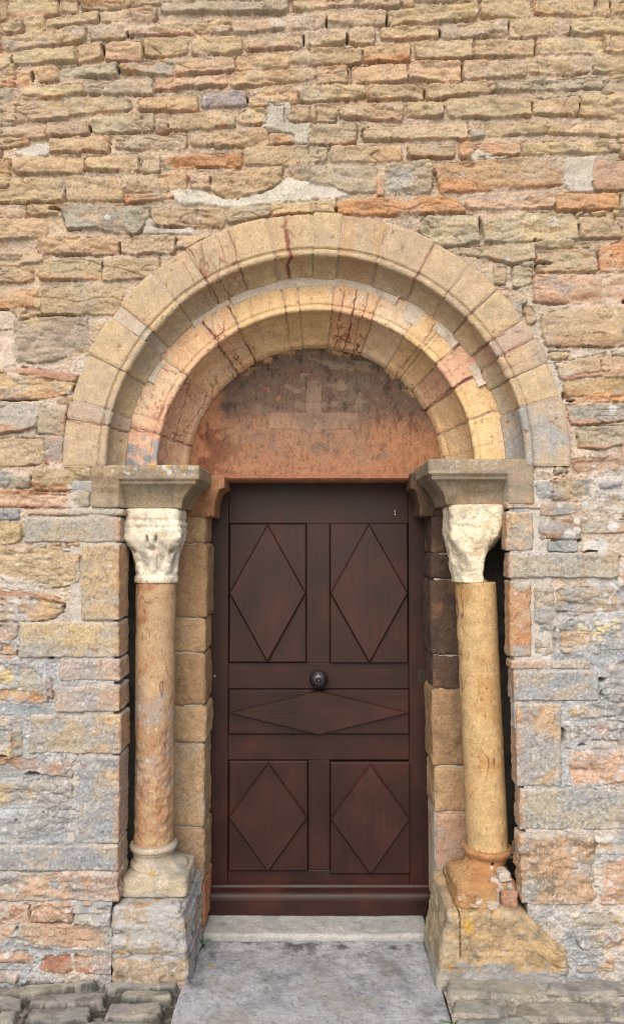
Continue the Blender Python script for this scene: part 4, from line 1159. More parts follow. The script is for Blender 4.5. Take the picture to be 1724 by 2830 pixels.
lathe('capital', [(.098, 1.826), (.108, 1.822), (.112, 1.815), (.113, 1.762), (.112, 1.735), (.110, 1.70), (.102, 1.67), (.094, 1.64), (.087, 1.605), (.084, 1.56), (.0845, 1.552), (.0895, 1.546), (.090, 1.532), (.087, 1.522)],
      lambda z: (-.645, CY), lin((242, 228, 200))*.8, 1200, colL, nth=220, step=.004, shape=lambda z: 2+6*float(sst(1.60, 1.74, np.array(z))), disp=cap_disp_L, hollow_tint=(-.002, -.012), spots=cavity(1210, lin((170, 132, 84))*ALB, (1.55, 1.66)), second=lin((232, 220, 196))*.78)
def base_spots(seed, extra):
    def f(V, C):
        paint_spots(V, C, extra)
    return f
def base_disp(P, T, Z, R):
    return .004*fbm3(P, .05, 3, 1303)*sst(.43, .38, Z)+.005*fbm3(P, .03, 4, 1304)*sst(.40, .35, Z)
bt = zat(2325, .08)
lathe('base', [(.082, .462), (.090, .462), (.0965, .457), (.0985, .450), (.0965, .442), (.090, .437), (.0895, .432), (.086, .428), (.083, .420), (.084, .410), (.090, .398), (.104, .390), (.113, .384), (.116, .376), (.113, .368), (.118, .364), (.127, .360), (.130, .352), (.131, .335), (.131, .296), (.126, .290)],
      lambda z: (-.648+.027*float(sst(.42, .36, np.array(z))), CY), lin((206, 188, 156))*ALB*.95, 1300, colL, nth=200, step=.004, shape=lambda z: 2+8*float(sst(.374, .360, np.array(z))), disp=base_disp,
      spots=base_spots(1, [(-.632, .045, .378, .016, PAL['Q'], .7), (-.59, .05, .37, .006, PAL['L'], .9), (-.60, .045, .35, .008, PAL['L'], .6)]), second=lin((168, 160, 146))*ALB, amt=.5, grey=.35, dark=.15)
# right column
colR = tag(empty('stone_column', (.70, CY, .27)), 'right column with a smooth leaning yellow shaft, eroded cream capital and broken base', 'column', 'columns flanking the door')
axR = lambda z: (.677+.041*(1.522-z)/1.06, CY)
def spR(V, C):
    r = np.random.default_rng(4)
    paint_spots(V, C, [(.70+.08*math.sin(a), CY-.08*math.cos(a), z, s, lin((120, 62, 36))*ALB, .8) for a, z, s in [(r.uniform(-1, 1), r.uniform(.5, 1.5), r.uniform(.0015, .0045)) for _ in range(70)]])
lathe('shaft', [(.082, 1.524), (.0835, 1.518), (.083, 1.2), (.0835, .70), (.084, .44)], axR, lin((219, 180, 118))*ALB, 1400, colR, spots=spR, second=lin((208, 160, 92))*ALB, veins=.45)
def cap_disp_R(P, T, Z, R):
    u = (Z-1.54)/(1.82-1.54); a = np.angle(np.exp(1j*(T+math.pi/2)))
    d = .010*fbm3(P, .07, 4, 1501)+.005*fbm3(P, .022, 3, 1502)
    d = d-.055*sst(.25, .9, a)*sst(2.4, 1.6, a)*sst(.62, .15, u)*sst(-.05, .1, u+.02)          # the broken lower corner
    d = d-.012*sst(.2, .9, a)*sst(.8, .5, u)
    for k in range(3):
        rr = np.hypot((a-.18-.21*k)*.5, (u-.90)); d = d+.004*np.cos(rr*95)*np.exp(-(rr/.05)**2)
    d = d+.010*np.exp(-((a+.75)/.18)**2-((u-.58)/.09)**2)-.008*np.exp(-((a+.5)/.2)**2-((u-.76)/.03)**2)+.005*np.cos(a*7+u*9)*sst(.7, .5, u)*sst(.1, .3, u)*sst(.2, -.3, a)
    return d
lathe('capital', [(.10, 1.842), (.110, 1.838), (.1135, 1.825), (.1125, 1.76), (.112, 1.73), (.109, 1.70), (.104, 1.67), (.096, 1.63), (.090, 1.59), (.084, 1.55), (.082, 1.524)],
      lambda z: (.668-.006*float(sst(1.7, 1.55, np.array(z))), CY), lin((242, 226, 190))*.78, 1500, colR, nth=220, step=.004, shape=lambda z: 2+5*float(sst(1.62, 1.76, np.array(z))), disp=cap_disp_R, hollow_tint=(-.004, -.014), spots=cavity(1510, lin((200, 164, 104))*ALB, (1.50, 1.62)), second=lin((228, 212, 180))*ALB)
def base_disp_R(P, T, Z, R):
    a = np.angle(np.exp(1j*(T+math.pi/2)))
    d = .007*fbm3(P, .05, 4, 1601)+.004*fbm3(P, .02, 3, 1602)
    return d-.030*sst(.0, .5, a)*sst(.40, .34, Z)*sst(2.6, 1.8, a)-.012*np.exp(-((a+.25)/.07)**2)*sst(.40, .36, Z)*0
def spb(V, C):
    a = sst(.60, .66, V[:, 0]+.02*fbm3(V, .04, 3, 1611))[:, None]*.55*sst(.30, .36, V[:, 2])[:, None]; C[:] = C*(1-a)+lin((186, 118, 60))*ALB*a
    paint_spots(V, C, [(.718, CY-.085, .405, .0075, PAL['K']*.15, 1), (.672, CY-.12, .325, .010, PAL['K']*.15, 1), (.716, CY-.09, .392, .006, PAL['w'], 1)])
lathe('base', [(.086, .447), (.097, .446), (.1015, .438), (.1015, .428), (.096, .418), (.088, .408), (.084, .398), (.085, .388), (.092, .374), (.110, .366), (.126, .357), (.134, .345), (.138, .27), (.134, .262)],
      lambda z: (.718-.024*float(sst(.42, .36, np.array(z))), CY-.03*float(sst(.41, .35, np.array(z)))), lin((208, 160, 96))*ALB*.92, 1600, colR, nth=200, step=.004, shape=lambda z: 2+5*float(sst(.37, .33, np.array(z))), disp=base_disp_R, spots=spb, second=lin((190, 140, 84))*ALB, dark=.08, veins=.3)
# rubble and tile pressed into the broken base, nearly flush with it
rb = np.random.default_rng(77)
for k, (u0, v0, u1, v1, y, c) in enumerate(((1294, 2466, 1342, 2500, .010, (214, 190, 168)), (1334, 2452, 1384, 2492, .016, (196, 170, 148)), (1352, 2428, 1378, 2452, .026, (222, 202, 184)), (1376, 2414, 1410, 2440, .026, (224, 206, 192)),
                                           (1346, 2494, 1380, 2522, -.006, (208, 188, 168)), (1386, 2464, 1432, 2510, .008, (198, 146, 114)), (1374, 2442, 1392, 2464, .024, (210, 192, 176)), (1268, 2474, 1298, 2500, .006, (212, 172, 124)),
                                           (1316, 2490, 1336, 2508, .0, (222, 210, 196)), (1326, 2438, 1344, 2452, .024, (204, 176, 140)), (1400, 2444, 1418, 2462, .022, (190, 176, 160)), (1298, 2500, 1322, 2514, -.008, (206, 176, 132)))):
    x0, z1 = onY(u0, v0, y); x1, z0 = onY(u1, v1, y); cx, cz = (x0+x1)/2, (z0+z1)/2; an = rb.uniform(-.5, .5) if k != 5 else -.08; sh = rb.uniform(-.5, .5) if k != 5 else .1
    def twist(V, cx=cx, cz=cz, an=an, sh=sh, y=y):
        dx, dz = V[:, 0]-cx, V[:, 2]-cz; dx = dx*(1+sh*dz/.03)+.006*fbm3(V, .02, 2, 1645)
        V[:, 0] = cx+dx*math.cos(an)-dz*math.sin(an); V[:, 2] = cz+dx*math.sin(an)+dz*math.cos(an); V[:, 1] += .25*dx*sh
        return V
    block('roof_tile_piece' if k == 5 else 'repair_stone', (x0, y, z0), (x1, y+.07, z1), lin(c)*ALB*.9, 1650+k*4, colR, r=.006 if k != 5 else .003, step=.0035, amp=.007 if k != 5 else .003, s=.025, fine=.003, edge=.006, deform=twist, dark=.12, white=.3)
x0, z1 = onY(1388, 2452, .05); x1, z0 = onY(1408, 2472, .05)
block('hole_shade_block', (x0, .026, z0), (x1, .09, z1), PAL['K']*.35, 1690, colR, r=.01, step=.004, amp=.006)  # near-black block, painted as the shade inside a hole

# the curved sliver of a moulding behind the right shaft
tor = []
for i in range(15):
    t = i/14; a = math.radians(60-150*t)
    tor.append((.793+.022*math.cos(a)*1.0, .10+.02*t, .458+.040*math.sin(a)))
def tube(name, pts, r, mat, parent=None, col=None, n=8, taper=True):
    pts = np.array(pts, float); V = []
    for i, p in enumerate(pts):
        t = pts[min(i+1, len(pts)-1)]-pts[max(i-1, 0)]; t /= np.linalg.norm(t)
        a = np.cross(t, (0, 0, 1)) if abs(t[2]) < .9 else np.cross(t, (1, 0, 0)); a /= np.linalg.norm(a); b = np.cross(t, a)
        rr = r*(1-.6*abs(2*i/(len(pts)-1)-1)**3 if taper else 1)
        for k in range(n):
            q = 2*math.pi*k/n; V.append(p+rr*(a*math.cos(q)+b*math.sin(q)))
    F = grid_faces(len(pts), n, closed_m=True)
    C = np.repeat(np.asarray(col)[None], len(V), 0) if col is not None else None
    o = make_mesh(name, V, F, C, mat)
    if parent: hang(o, parent)
    return o
tube('moulding_fragment', tor, .012, M_DRESS, colR, lin((150, 132, 100))*ALB*.7, 10)

# plinths
def plinth_left_colour(V, C):
    n = fbm3(V, .06, 4, 1741); z = V[:, 2]+.03*n
    g = (sst(.10, .15, z)*sst(.30, .24, V[:, 2]*.6+.06)*.8*sst(-.45, .05, fbm3(V, .05, 4, 1742)))[:, None]; C[:] = C*(1-g)+lin((186, 186, 184))*ALB*g
    m = (sst(.065, .05, np.abs(z-.075)*1.6)*sst(-.2, .2, n)*0)[:, None]; C[:] = C*(1-m)
    k = (sst(.012, .004, np.abs(V[:, 2]-.092-.012*n))*.8)[:, None]; C[:] = C*(1-k)+lin((182, 184, 186))*ALB*k
    s = (sst(-.50, -.47, V[:, 0])*sst(.08, .02, V[:, 2]+.05*n)*.9)[:, None]; C[:] = C*(1-s)+lin((176, 178, 182))*ALB*s
    v = np.abs(fbm3(V, .11, 3, 1743, (3, 3, 1))); q = (sst(.04, .0, v)*.65)[:, None]; C[:] = C*(1-q)+lin((96, 76, 58))*ALB*.7*q
    w_ = (sst(.2, .5, fbm3(V, .012, 3, 1744))*.5)[:, None]; C[:] = C*(1-w_)+PAL['L']*w_
    k = (sst(.2, .45, fbm3(V, .03, 4, 1745))*sst(-.62, -.52, V[:, 0])*.55)[:, None]; C[:] = C*(1-k)+PAL['K']*k
def plinth_right_colour(V, C):
    n = fbm3(V, .06, 4, 1751)
    k = (sst(.055, .035, V[:, 2]+.02*n)*.85)[:, None]; C[:] = C*(1-k)+lin((168, 168, 168))*ALB*.9*k
    k = (sst(.56, .53, V[:, 0]+.02*n)*.45)[:, None]; C[:] = C*(1-k)+lin((188, 176, 150))*ALB*k
    k = (sst(.005, .002, np.abs(V[:, 0]-.566-.006*n-.04*(.2-V[:, 2])))*sst(.09, .11, V[:, 2]))[:, None]*.85; C[:] = C*(1-k)+PAL['K']*.5*k
    v = np.abs(fbm3(V, .13, 3, 1753, (1, 1, 1.6))); q = (sst(.035, .0, v)*sst(.05, .3, fbm3(V, .2, 2, 1754)+.5*sst(.7, .85, V[:, 0])-.1)*.7)[:, None]; C[:] = C*(1-q)+lin((92, 70, 48))*ALB*.7*q
    k = (sst(.15, .45, fbm3(V, .035, 4, 1755))*.45)[:, None]; C[:] = C*(1-k)+lin((120, 112, 98))*ALB*k
    w_ = (sst(.25, .5, fbm3(V, .016, 3, 1756))*.5)[:, None]; C[:] = C*(1-w_)+lin((204, 196, 180))*ALB*w_
    paint_spots(V, C, [(.600, -.035, .215, .026, PAL['Q']*1.05, .8), (.528, -.02, .172, .013, PAL['Q'], .8), (.532, -.035, .066, .013, PAL['Q']*.9, .8)])
def plinth(side):
    if side < 0:
        lo, hi = (onY(306, 2560, -.03)[0], -.022, -.06), (-.470, .345, .287)
        def deform(V):
            z = np.clip(V[:, 2]/.287, 0, 1); f = sst(-.05, -.035, V[:, 1]*-1-.0)*0
            k = np.clip((V[:, 0]+.82)/.35, 0, 1)
            V[:, 0] += k*(-.030*z**1.5*(1-np.clip(V[:, 1]/.3, 0, 1))+.0)
            V[:, 1] += .03*np.clip(z-.8, 0, 1)
            bed = .006*np.sin(V[:, 2]*60+3*fbm3(V, .1, 2, 1705, (2, 2, 1)))*sst(.17, .1, V[:, 2])
            V[:, 1] -= bed*(V[:, 1] < .1)
            return V
        sp = [(-.60, -.03, .265, .011, PAL['Q'], .8), (-.625, -.03, .252, .008, PAL['Q'], .8)]
        r = np.random.default_rng(8)
        sp += [(r.uniform(-.78, -.5), -.035, r.uniform(.1, .28), r.uniform(.003, .011), PAL['L']*r.uniform(.75, 1), .4) for _ in range(70)]
        return block('stone_plinth', lo, hi, lin((190, 166, 134))*ALB*.95, 1700, None, r=.016, step=.0048, amp=.012, s=.06, fine=.004, st=(2, 2, .5), deform=deform, edge=.012, spots=sp, second=lin((200, 148, 92))*ALB, amt=.3, grey=.45, orange=.1, dark=.2, post=plinth_left_colour)
    lo, hi = (.478, -.030, -.06), (onY(1568, 2560, -.03)[0], .345, .278)
    def deform(V):
        z = np.clip(V[:, 2]/.278, 0, 1); x = V[:, 0]
        top = .272-.13*sst(.79, .97, x)+.012*fbm3(V, .12, 2, 1733)
        V[:, 2] = np.where(V[:, 2] > 0, V[:, 2]*(top/.278), V[:, 2])
        k = np.clip((.68-x)/.2, 0, 1); V[:, 0] += k*.045*z**1.1
        gro = np.exp(-((V[:, 2]-.118)/.005)**2)*(x > .56)*(x < .8)
        V[:, 1] += .004*gro*(V[:, 1] < .1)+.02*sst(.09, .06, V[:, 2])*(V[:, 1] < .1)*0
        return V
    r = np.random.default_rng(9)
    sp = [(.588, -.05, .225, .026, PAL['Q']*1.05, .85), (.60, -.05, .212, .018, PAL['Q'], .85), (.522, -.05, .185, .013, PAL['Q'], .85), (.530, -.05, .075, .013, PAL['Q']*.85, .8)]
    sp += [(r.uniform(.5, .98), -.05, r.uniform(.08, .27), r.uniform(.003, .013), lin((196, 186, 160))*ALB*r.uniform(.8, 1), .6) for _ in range(45)]
    sp += [(r.uniform(.5, .98), -.05, r.uniform(-.01, .07), r.uniform(.012, .03), PAL['b']*r.uniform(.8, 1.1), .8) for _ in range(60)]
    return block('stone_plinth', lo, hi, lin((208, 172, 112))*ALB*.95, 1720, None, r=.014, step=.0048, amp=.011, s=.05, fine=.0035, st=(1.4, 1.4, .8), deform=deform, edge=.010, spots=sp, second=lin((188, 158, 110))*ALB, amt=.45, grey=.12, dark=.35, post=plinth_right_colour)
tag(plinth(-1), 'left grey layered plinth block under the torus base of the flaking column', 'plinth', 'plinths under the columns')
tag(plinth(1), 'right long yellow plinth block with bright yellow lichen patches', 'plinth', 'plinths under the columns')

# ------------------------------------------------------------------ the door
YD = .575
def box_mesh(name, lo, hi, mat, parent, r=.002):
    V, F, N = block_geo(lo, hi, r, max(np.array(hi)-np.array(lo))/6)
    # keep crisp chamfers
    return hang(make_mesh(name, V, F, None, mat, None, False), parent)
door = tag(empty('wooden_door', (.02, YD, .02)), 'dark brown panelled wooden door with raised diamond panels and a round knob', 'door')
def dpt(tile, x, y, Y):
    oy = 1300 if tile == 1 else 1940
    return onY(540+x/2.2074, oy+y/2.2074, Y)
def slab(name, x0, z0, x1, z1, y0, y1, mat, par=door, bev=.003):
    V = []
    for (y, i) in ((y1, 0), (y0+bev, 0), (y0, bev)):
        V += [(x0+i, y, z0+i), (x1-i, y, z0+i), (x1-i, y, z1-i), (x0+i, y, z1-i)]
    F = [(a, a+4, b+4, b) for k in (0, 4) for a, b in ((k, k+1), (k+1, k+2), (k+2, k+3), (k+3, k))]+[(8, 11, 10, 9)]
    F = [f[::-1] for f in F]
    return hang(make_mesh(name, V, F, None, mat, None, False), par)
pans = [(1, 208, 325, 1, 675, 1172, 'v'), (1, 820, 322, 1, 1297, 1177, 'v'), (1, 203, 1340, 2, 1303, 197, 'h'), (2, 205, 363, 2, 685, 1033, 'v'), (2, 821, 370, 2, 1310, 1050, 'v')]
YP = YD-.018; YT = YP-.020
rects = []
for (ta, ax, ay, tb, bx, by, g) in pans:
    x0, z1 = dpt(ta, ax, ay, YP); x1, z0 = dpt(tb, bx, by, YP); rects.append((x0, z0, x1, z1, g))
DZ0, DZ1 = .018, 2.10
(ux0, uz0, ux1, uz1, _), (vx0, vz0, vx1, vz1, _), (hx0, hz0, hx1, hz1, _), (lx0, lz0, lx1, lz1, _), (mx0, mz0, mx1, mz1, _) = rects
slab('stile', -.56, DZ0, ux0-.004, DZ1, YD, YD+.05, M_WOODV); slab('stile', vx1+.004, DZ0, .64, DZ1, YD, YD+.05, M_WOODV)
for a, b in ((uz1+.003, DZ1), (hz1+.003, uz0-.003), (lz1+.003, hz0-.003), (DZ0, lz0-.003)):
    slab('rail', ux0-.003, a, vx1+.003, b, YD+.0005, YD+.05, M_WOODH, bev=.0015)
slab('mullion', ux1+.002, uz0-.002, vx0-.002, uz1+.002, YD+.002, YD+.05, M_WOODV, bev=.0015)
slab('mullion', lx1+.002, lz0-.002, mx0-.002, lz1+.002, YD+.002, YD+.05, M_WOODV, bev=.0015)
slab('backing_board', -.55, DZ0+.01, .63, DZ1-.01, YD+.03, YD+.06, M_WOODV)
for (x0, z0, x1, z1, g) in rects:
    mt = M_WOODV if g == 'v' else M_WOODH
    p = slab('raised_panel', x0, z0, x1, z1, YP, YD+.03, mt, bev=.005)
    cx, cz = (x0+x1)/2, (z0+z1)/2; V = []
    for (y, k) in ((YP, 1.0), (YT+.010, 1.0), (YT, .955)):
        V += [(cx+(x1-x0)/2*k, y, cz), (cx, y, cz+(z1-z0)/2*k), (cx-(x1-x0)/2*k, y, cz), (cx, y, cz-(z1-z0)/2*k)]
    F = [(a, b, b+4, a+4) for k in (0, 4) for a, b in ((k, k+1), (k+1, k+2), (k+2, k+3), (k+3, k))]+[(8, 9, 10, 11)]
    F = [f[::-1] for f in F]
    make_mesh('diamond', V, F, None, M_DIAMV if g == 'v' else M_DIAMH, p, False)
    p.children[0].matrix_parent_inverse = p.matrix_world.inverted() if False else p.children[0].matrix_parent_inverse
# weather board along the foot
zt_, zm, zb_ = dpt(2, 700, 1145, YD-.03)[1], dpt(2, 700, 1172, YD-.07)[1], dpt(2, 700, 1306, YD-.075)[1]
prof = [(YD, zt_+.012), (YD-.004, zt_+.010), (YD-.010, zt_+.001), (YD-.014, zt_-.003), (YD-.030, zm+.012), (YD-.034, zm+.010), (YD-.055, zm+.004), (YD-.066, zm-.002), (YD-.073, zm-.012), (YD-.075, zm-.03), (YD-.075, zb_+.006), (YD-.070, zb_), (YD, zb_)]
xa0, xa1 = -.475, .555
V = [(x, y, z) for x in (xa0, xa1) for y, z in prof]; n = len(prof)
F = [(i, i+1, n+i+1, n+i) for i in range(n-1)]
wb = hang(make_mesh('weather_board', V, F, None, M_WOODH, None, False), door)
for f in wb.data.polygons: f.use_smooth = f.index in (6, 7, 8)
# knob
kx, kz = dpt(1, 752, 1276, YD-.05)
def knob():
    root = None
    pr = [(.030, 0), (.030, -.006), (.016, -.010), (.014, -.022), (.024, -.028), (.036, -.036), (.0415, -.048), (.041, -.058), (.036, -.069), (.027, -.078), (.018, -.083), (.0135, -.0835), (.0125, -.081), (.0105, -.081), (.0100, -.086), (.007, -.090), (.003, -.0915), (.0005, -.092)]
    q = dense(pr, .0012); th = np.linspace(0, 2*math.pi, 160, endpoint=False)
    T, R = np.meshgrid(th, q[:, 0]); Y = np.repeat(q[:, 1][:, None], 160, 1)
    s = np.linspace(0, 1, len(q))[:, None]
    k1 = sst(-.030, -.045, Y)*sst(-.082, -.070, Y); k2 = sst(-.064, -.070, Y)*sst(-.0835, -.079, Y)
    R2 = R+.0024*k1*(np.abs(np.cos(T*11))**.6-.6)+.0018*k2*(np.abs(np.cos(T*8+.2))-.6)+.0012*k1*np.sin(Y*900)*np.cos(T*22)
    V = np.stack([kx+R2*np.cos(T), YD+Y, kz+R2*np.sin(T)], -1).reshape(-1, 3)
    return hang(make_mesh('door_knob', V, grid_faces(len(q), 160, closed_m=True), None, M_BRONZE), door)
knob()
# lock plate with its keyhole
lx, lz_ = dpt(1, 1353, 1290, YD); lx2, lz2 = dpt(1, 1408, 1214, YD)
lp = slab('lock_plate', lx, lz_, lx2, lz2, YD-.003, YD, M_IRON, bev=.001)
kcx, kcz = (lx+lx2)/2, (lz_+lz2)/2+.003
def disc_mesh(name, pts, y0, y1, mat, parent):
    n = len(pts); V = [(x, y0, z) for x, z in pts]+[(x, y1, z) for x, z in pts]
    me = bpy.data.meshes.new(name); me.from_pydata(V, [], [tuple(range(n))[::-1]]+[(i, (i+1) % n, n+(i+1) % n, n+i) for i in range(n)])
    me.materials.append(mat); o = bpy.data.objects.new(name, me); COL.objects.link(o)
    if parent: o.parent = parent; o.matrix_parent_inverse = parent.matrix_basis.inverted() @ (parent.parent.matrix_basis @ parent.matrix_parent_inverse).inverted() if False else o.matrix_parent_inverse
    return o
kh = [(kcx+.0042*math.cos(math.radians(a)), kcz+.004+.0042*math.sin(math.radians(a))) for a in range(-60, 241, 20)]+[(kcx-.0026, kcz-.013), (kcx+.0026, kcz-.013)]
disc_mesh('keyhole', kh, YD-.0036, YD-.0005, M_BLACK, lp)
for dx in (-.0095, .0095):
    for dz in (-.0135, .0105):
        disc_mesh('screw', [(kcx+dx+.0016*math.cos(a*.785), kcz+dz+.0016*math.sin(a*.785)) for a in range(8)], YD-.0042, YD-.001, M_IRON, lp)
# small pale chips on the door
for (t, x, y, w_, h_) in ((1, 1215, 250, .0012, .009), (1, 1216, 268, .003, .0035), (1, 118, 1254, .006, .002), (1, 100, 1255, .003, .0015)):
    cx, cz = dpt(t, x, y, YD)
    hang(disc_mesh('paint_chip', [(cx+w_*math.cos(a*.7854)*(1+.3*math.sin(a*2)), cz+h_*math.sin(a*.7854)) for a in range(8)], YD-.0012, YD, M_CHIP, None), door)

# ------------------------------------------------------------------ sill, doorstep, paving, ground
def sill():
    def deform(V):
        x = V[:, 0]; k = (V[:, 2] > -.03)
        V[:, 2] -= k*(.006*np.exp(-((x-.25)/.16)**2)+.004*np.exp(-((x+.05)/.2)**2))
        return V
    o = block('door_sill', (-.472, .338, -.09), (.505, .70, .004), lin((190, 188, 182))*ALB, 1800, None, r=.013, step=.0055, amp=.004, s=.06, fine=.0018, deform=deform, edge=.005, grey=.3, second=PAL['b'], amt=.25, dark=.12)
    return o
tag(sill(), 'worn pale stone door sill under the foot of the dark door', 'sill')
def doorstep():
    r = np.random.default_rng(12); sp = []
    for u, v, rad in ((583, 2674, .013), (545, 2698, .006), (527, 2725, .007), (511, 2752, .009), (600, 2710, .010), (612, 2698, .006), (720, 2740, .010), (740, 2744, .008), (1130, 2804, .005), (655, 2725, .007)):
        x, y = onZ(u, v, -.03); sp.append((x, y, -.03, rad, PAL['Q']*.85, .75))
    for k in range(90):
        sp.append((r.uniform(-.5, .5), r.uniform(-.4, .33), -.03, r.uniform(.001, .005), (PAL['L'] if r.random() < .6 else PAL['K']), .6))
    V, F, N = block_geo((-.505, -1.2, -.16), (.500, .333, -.022), .008, .0065)
    P0 = V.copy()
    V[:, 0] = V[:, 0]*(1-.05*sst(-.1, .34, V[:, 1]))
    V = rough(V, N, 1850, .004, .09, .0016)
    top = N[:, 2] > .5
    C = paint(P0, lin((190, 191, 195))*ALB, 1860, s=.16, second=lin((168, 169, 174))*ALB*.92, amt=.45, grey=.1)
    m = (sst(-.12, -.34, P0[:, 1]-.30*(P0[:, 0] < -.1)*0+.08*fbm3(P0, .12, 3, 1861))*sst(.35, -.2, np.abs(P0[:, 0]+.25)-.1+.15*fbm3(P0, .2, 2, 1866)))[:, None]*.75; C = C*(1-m)+lin((186, 172, 150))*ALB*.85*m
    m = (sst(.05, .42, fbm3(P0, .10, 5, 1862))*.26)[:, None]; C = C*(1-m)+PAL['K']*m
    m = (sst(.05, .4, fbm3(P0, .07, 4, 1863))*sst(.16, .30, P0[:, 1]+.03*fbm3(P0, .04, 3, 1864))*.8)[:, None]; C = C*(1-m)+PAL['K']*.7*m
    m = (sst(.15, .45, fbm3(P0, .016, 4, 1865))*.6)[:, None]; C = C*(1-m)+PAL['L']*.9*m
    m = (sst(.15, .45, fbm3(P0, .012, 4, 1868))*.35)[:, None]; C = C*(1-m)+PAL['K']*1.3*m
    m = (sst(.2, .5, fbm3(P0, .16, 4, 1867))*.35)[:, None]; C = C*(1-m)+lin((172, 158, 140))*ALB*.8*m
    paint_spots(V, C, sp)
    return make_mesh('doorstep_slab', V, F, C, M_PAVE)
tag(doorstep(), 'broad worn grey stone slab in front of the door with yellow lichen', 'doorstep')

def pavement():
    st = []
    L = [(0, 2300, 2.5017, [[10, 1105, 80, 1052, 660, 1022, 692, 1050, 470, 1078, 100, 1115], [700, 1048, 850, 1005, 1235, 990, 1228, 1072, 740, 1085], [195, 1195, 240, 1115, 760, 1090, 715, 1170, 640, 1197],
        [825, 1150, 860, 1090, 1195, 1080, 1180, 1152], [-20, 1212, -20, 1130, 165, 1130, 150, 1215], [165, 1330, 210, 1215, 640, 1205, 620, 1312], [715, 1287, 760, 1170, 1140, 1170, 1110, 1290],
        [-20, 1320, -20, 1225, 140, 1225, 110, 1322], [560, 1400, 590, 1312, 1060, 1300, 1040, 1400], [150, 1030, 200, 990, 500, 990, 560, 1012, 300, 1030]]),
         (1124, 2300, 2.5017, [[270, 1130, 290, 1022, 880, 1022, 915, 1080, 890, 1142], [950, 1110, 990, 1040, 1400, 1022, 1500, 1052, 1480, 1122], [295, 1272, 330, 1170, 690, 1160, 715, 1232, 640, 1277],
        [740, 1235, 800, 1180, 1400, 1180, 1440, 1250, 1380, 1302, 800, 1292], [1450, 1250, 1470, 1160, 1530, 1160, 1530, 1280], [310, 1400, 330, 1297, 850, 1292, 860, 1400], [900, 1400, 920, 1322, 1500, 1312, 1500, 1400]])]
    rr = np.random.default_rng(14)
    for ox, oy, sc, ls in L:
        for p in ls:
            q = np.array(p, float).reshape(-1, 2); pts = np.array([onZ(ox+u/sc, oy+v/sc, .0) for u, v in q])
            c = 'gb' if ox == 0 else 'dg'
            st.append((pts, 'zz' if rr.random() < .55 else 'za'))
    y = -.43
    while y > -2.2:
        for (a, b) in ((-2.6, -.53), (.53, 2.6)):
            x = a
            while x < b-.05:
                w_ = min(rr.uniform(.16, .3), b-x); st.append((np.array([(x+.012, y-.008), (x+w_-.012, y-.006), (x+w_-.012, y-.105), (x+.012, y-.108)]), 'zz' if rr.random() < .5 else 'za')); x += w_
        y -= .118
    for (a, b) in ((-2.6, -1.2), (1.2, 2.6)):
        y = -.02
        while y > -.42:
            x = a
            while x < b-.05:
                w_ = min(rr.uniform(.16, .3), b-x); st.append((np.array([(x+.012, y-.008), (x+w_-.012, y-.006), (x+w_-.012, y-.095), (x+.012, y-.098)]), 'zz')); x += w_
            y -= .108
    PAL['z'] = lin((164, 160, 150))*ALB*.9; PAL['a'] = lin((180, 170, 148))*ALB*.95
    xs = np.concatenate([np.arange(-2.6, -1.1, .015), np.arange(-1.1, 1.1, .0042), np.arange(1.1, 2.61, .015)])
    ys = np.concatenate([np.arange(-2.3, -.62, .015), np.arange(-.62, .10, .0036)])
    X, Y = np.meshgrid(xs, ys)
    warp = fbm2(X, Y, .05, 3, 91)*.006+fbm2(X, Y, .012, 2, 92)*.005-.004
    rock = fbm2(X, Y, .10, 4, 93)*.0045+fbm2(X, Y, .012, 3, 94)*.0020+chips(X, Y, .09, .05, 95)*.003
    right = sst(-.2, .2, X)
    peb = np.abs(fbm2(X, Y, .012, 2, 95)); mort = -.020+.015*right+fbm2(X, Y, .03, 3, 96)*.006+(.5-peb)*.010*(.4+.6*right)
    prot = .011-.001*right+0*X
    mc = (lin((74, 70, 64))*ALB)[None, None]*(1-right[..., None])+(lin((196, 184, 166))*ALB)[None, None]*right[..., None]
    k = sst(.1, .4, fbm2(X, Y, .03, 4, 97))[..., None]*(1-right[..., None])*.7; mc = mc*(1-k)+lin((170, 164, 152))*ALB*k
    k = sst(.0, .5, fbm2(X, Y, .009, 2, 98))[..., None]*.6; mc = mc*(1-k)+lin((120, 108, 92))*ALB*k
    k = sst(.3, .5, fbm2(X, Y, .06, 3, 99))[..., None]*.6; mc = mc*(1-k)+lin((84, 96, 56))*ALB*.6*k
    nearw = sst(-.10, -.03, Y)[..., None]*.7; mc = mc*(1-nearw)+lin((150, 148, 140))*ALB*nearw
    X, Y, H, C, ID = masonry_field(xs, ys, st, [], mc, mort, warp, rock, prot, None, seed=19, ecol=False, er=(.009, .016), gro=.3, moss=.85*(1-right))
    C = C*(1+.16*fbm2(X, Y, .03, 4, 101)+.1*fbm2(X, Y, .007, 2, 102))[..., None]
    k = (sst(.1, .45, fbm2(X, Y, .07, 4, 103))*.4)[..., None]; C = C*(1-k)+PAL['K']*1.2*k
    k = (sst(.28, .45, fbm2(X, Y, .035, 3, 104))*.55)[..., None]; C = C*(1-k)+lin((200, 188, 172))*ALB*.8*k
    V = np.stack([X, Y, H-.002-.006*(1-right)], -1)
    F = grid_faces(*X.shape); cut = ((np.abs(X) < np.where(X < 0, .497, .492)) & (Y > -1.19)).reshape(-1); F = F[~cut[F].any(1)]
    V, F, CC = compact(V.reshape(-1, 3), F, C.reshape(-1, 3))
    o = make_mesh('pavement', V, F, CC, M_PAVE)
    tag(o, 'old cobbled pavement of long flat stones in front of the wall', None, None, 'structure')
pavement()
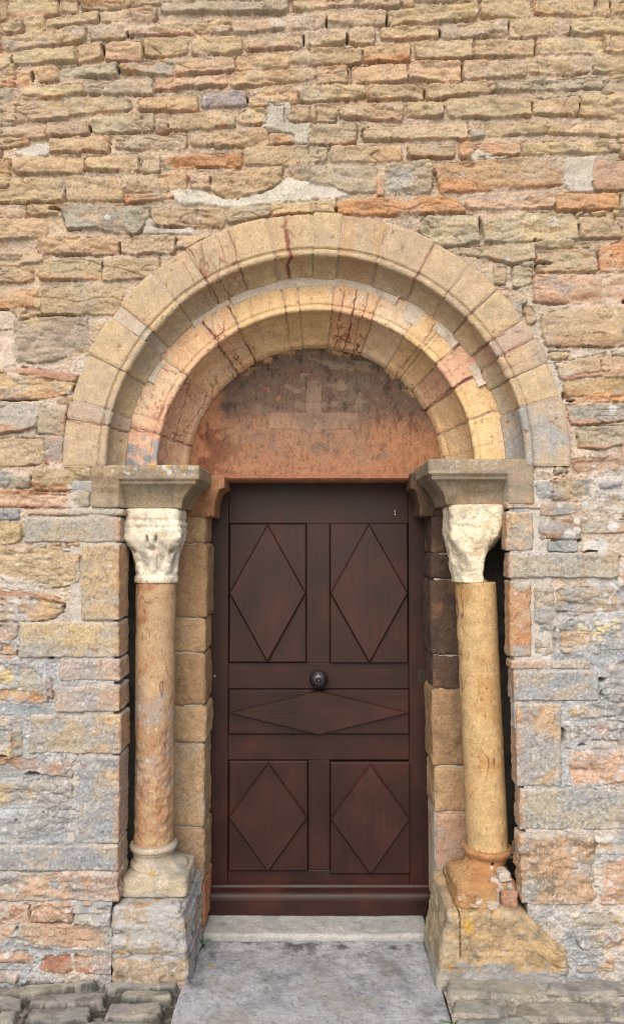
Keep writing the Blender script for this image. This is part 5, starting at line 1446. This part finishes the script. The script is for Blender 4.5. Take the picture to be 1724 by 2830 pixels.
def ground():
    me = bpy.data.meshes.new('ground'); s = 600
    me.from_pydata([(-s, -s, -.13), (s, -s, -.13), (s, s, -.13), (-s, s, -.13)], [], [(0, 1, 2, 3)])
    me.materials.append(plain('earth_ground', (.54, .50, .44), .95, 0, .35, 3, .4))
    o = bpy.data.objects.new('ground', me); COL.objects.link(o); tag(o, 'plain earth ground around the building', None, None, 'structure')
ground()

# ------------------------------------------------------------------ weeds
def weed(loc, h, nleaf, seed, label):
    r = random.Random(seed); root = tag(empty('weed', loc), label, 'weed', 'weeds by the doorstep')
    stems = []
    for k in range(4):
        a = r.uniform(0, 6.28); l = h*r.uniform(.6, 1); p = [(loc[0]+math.cos(a)*.016*t*t*3, loc[1]-.01*t+math.sin(a)*.010*t, loc[2]+l*t) for t in (0, .33, .66, 1)]
        stems.append(p); tube('stem', p, .0012, M_LEAF, root, None, 5, False)
    for k in range(nleaf):
        p = stems[k % 4]; t = r.uniform(.25, 1); i = min(2, int(t*3)); b = [p[i][q]+(p[i+1][q]-p[i][q])*(t*3-i) for q in range(3)]
        a = r.uniform(0, 6.28); L = h*r.uniform(.22, .34); el = r.uniform(-.3, .7)
        d = np.array((math.cos(a)*math.cos(el), math.sin(a)*math.cos(el), math.sin(el))); sd = np.cross(d, (0, 0, 1)); sd /= np.linalg.norm(sd); up = np.cross(sd, d)
        V = []
        for s_, w_ in ((0, .05), (.3, .26), (.6, .30), (.85, .16), (1, .01)):
            c = np.array(b)+d*L*s_-np.array((0, 0, 1))*L*.25*s_*s_
            V += [c-sd*L*w_+up*L*.06, c, c+sd*L*w_+up*L*.06]
        F = [(3*i+j, 3*i+j+1, 3*i+j+4, 3*i+j+3) for i in range(4) for j in range(2)]
        hang(make_mesh('leaf', V, F, None, M_LEAF), root)
wx, wy = onZ(566, 2592, -.025)
weed((-.468, .26, -.03), .075, 16, 5, 'small green weed sprouting beside the left plinth at the sill')
gx, gy = onZ(1252, 2822, 0)
weed((gx, gy, -.012), .022, 10, 6, 'tiny green seedling in the joint right of the doorstep')
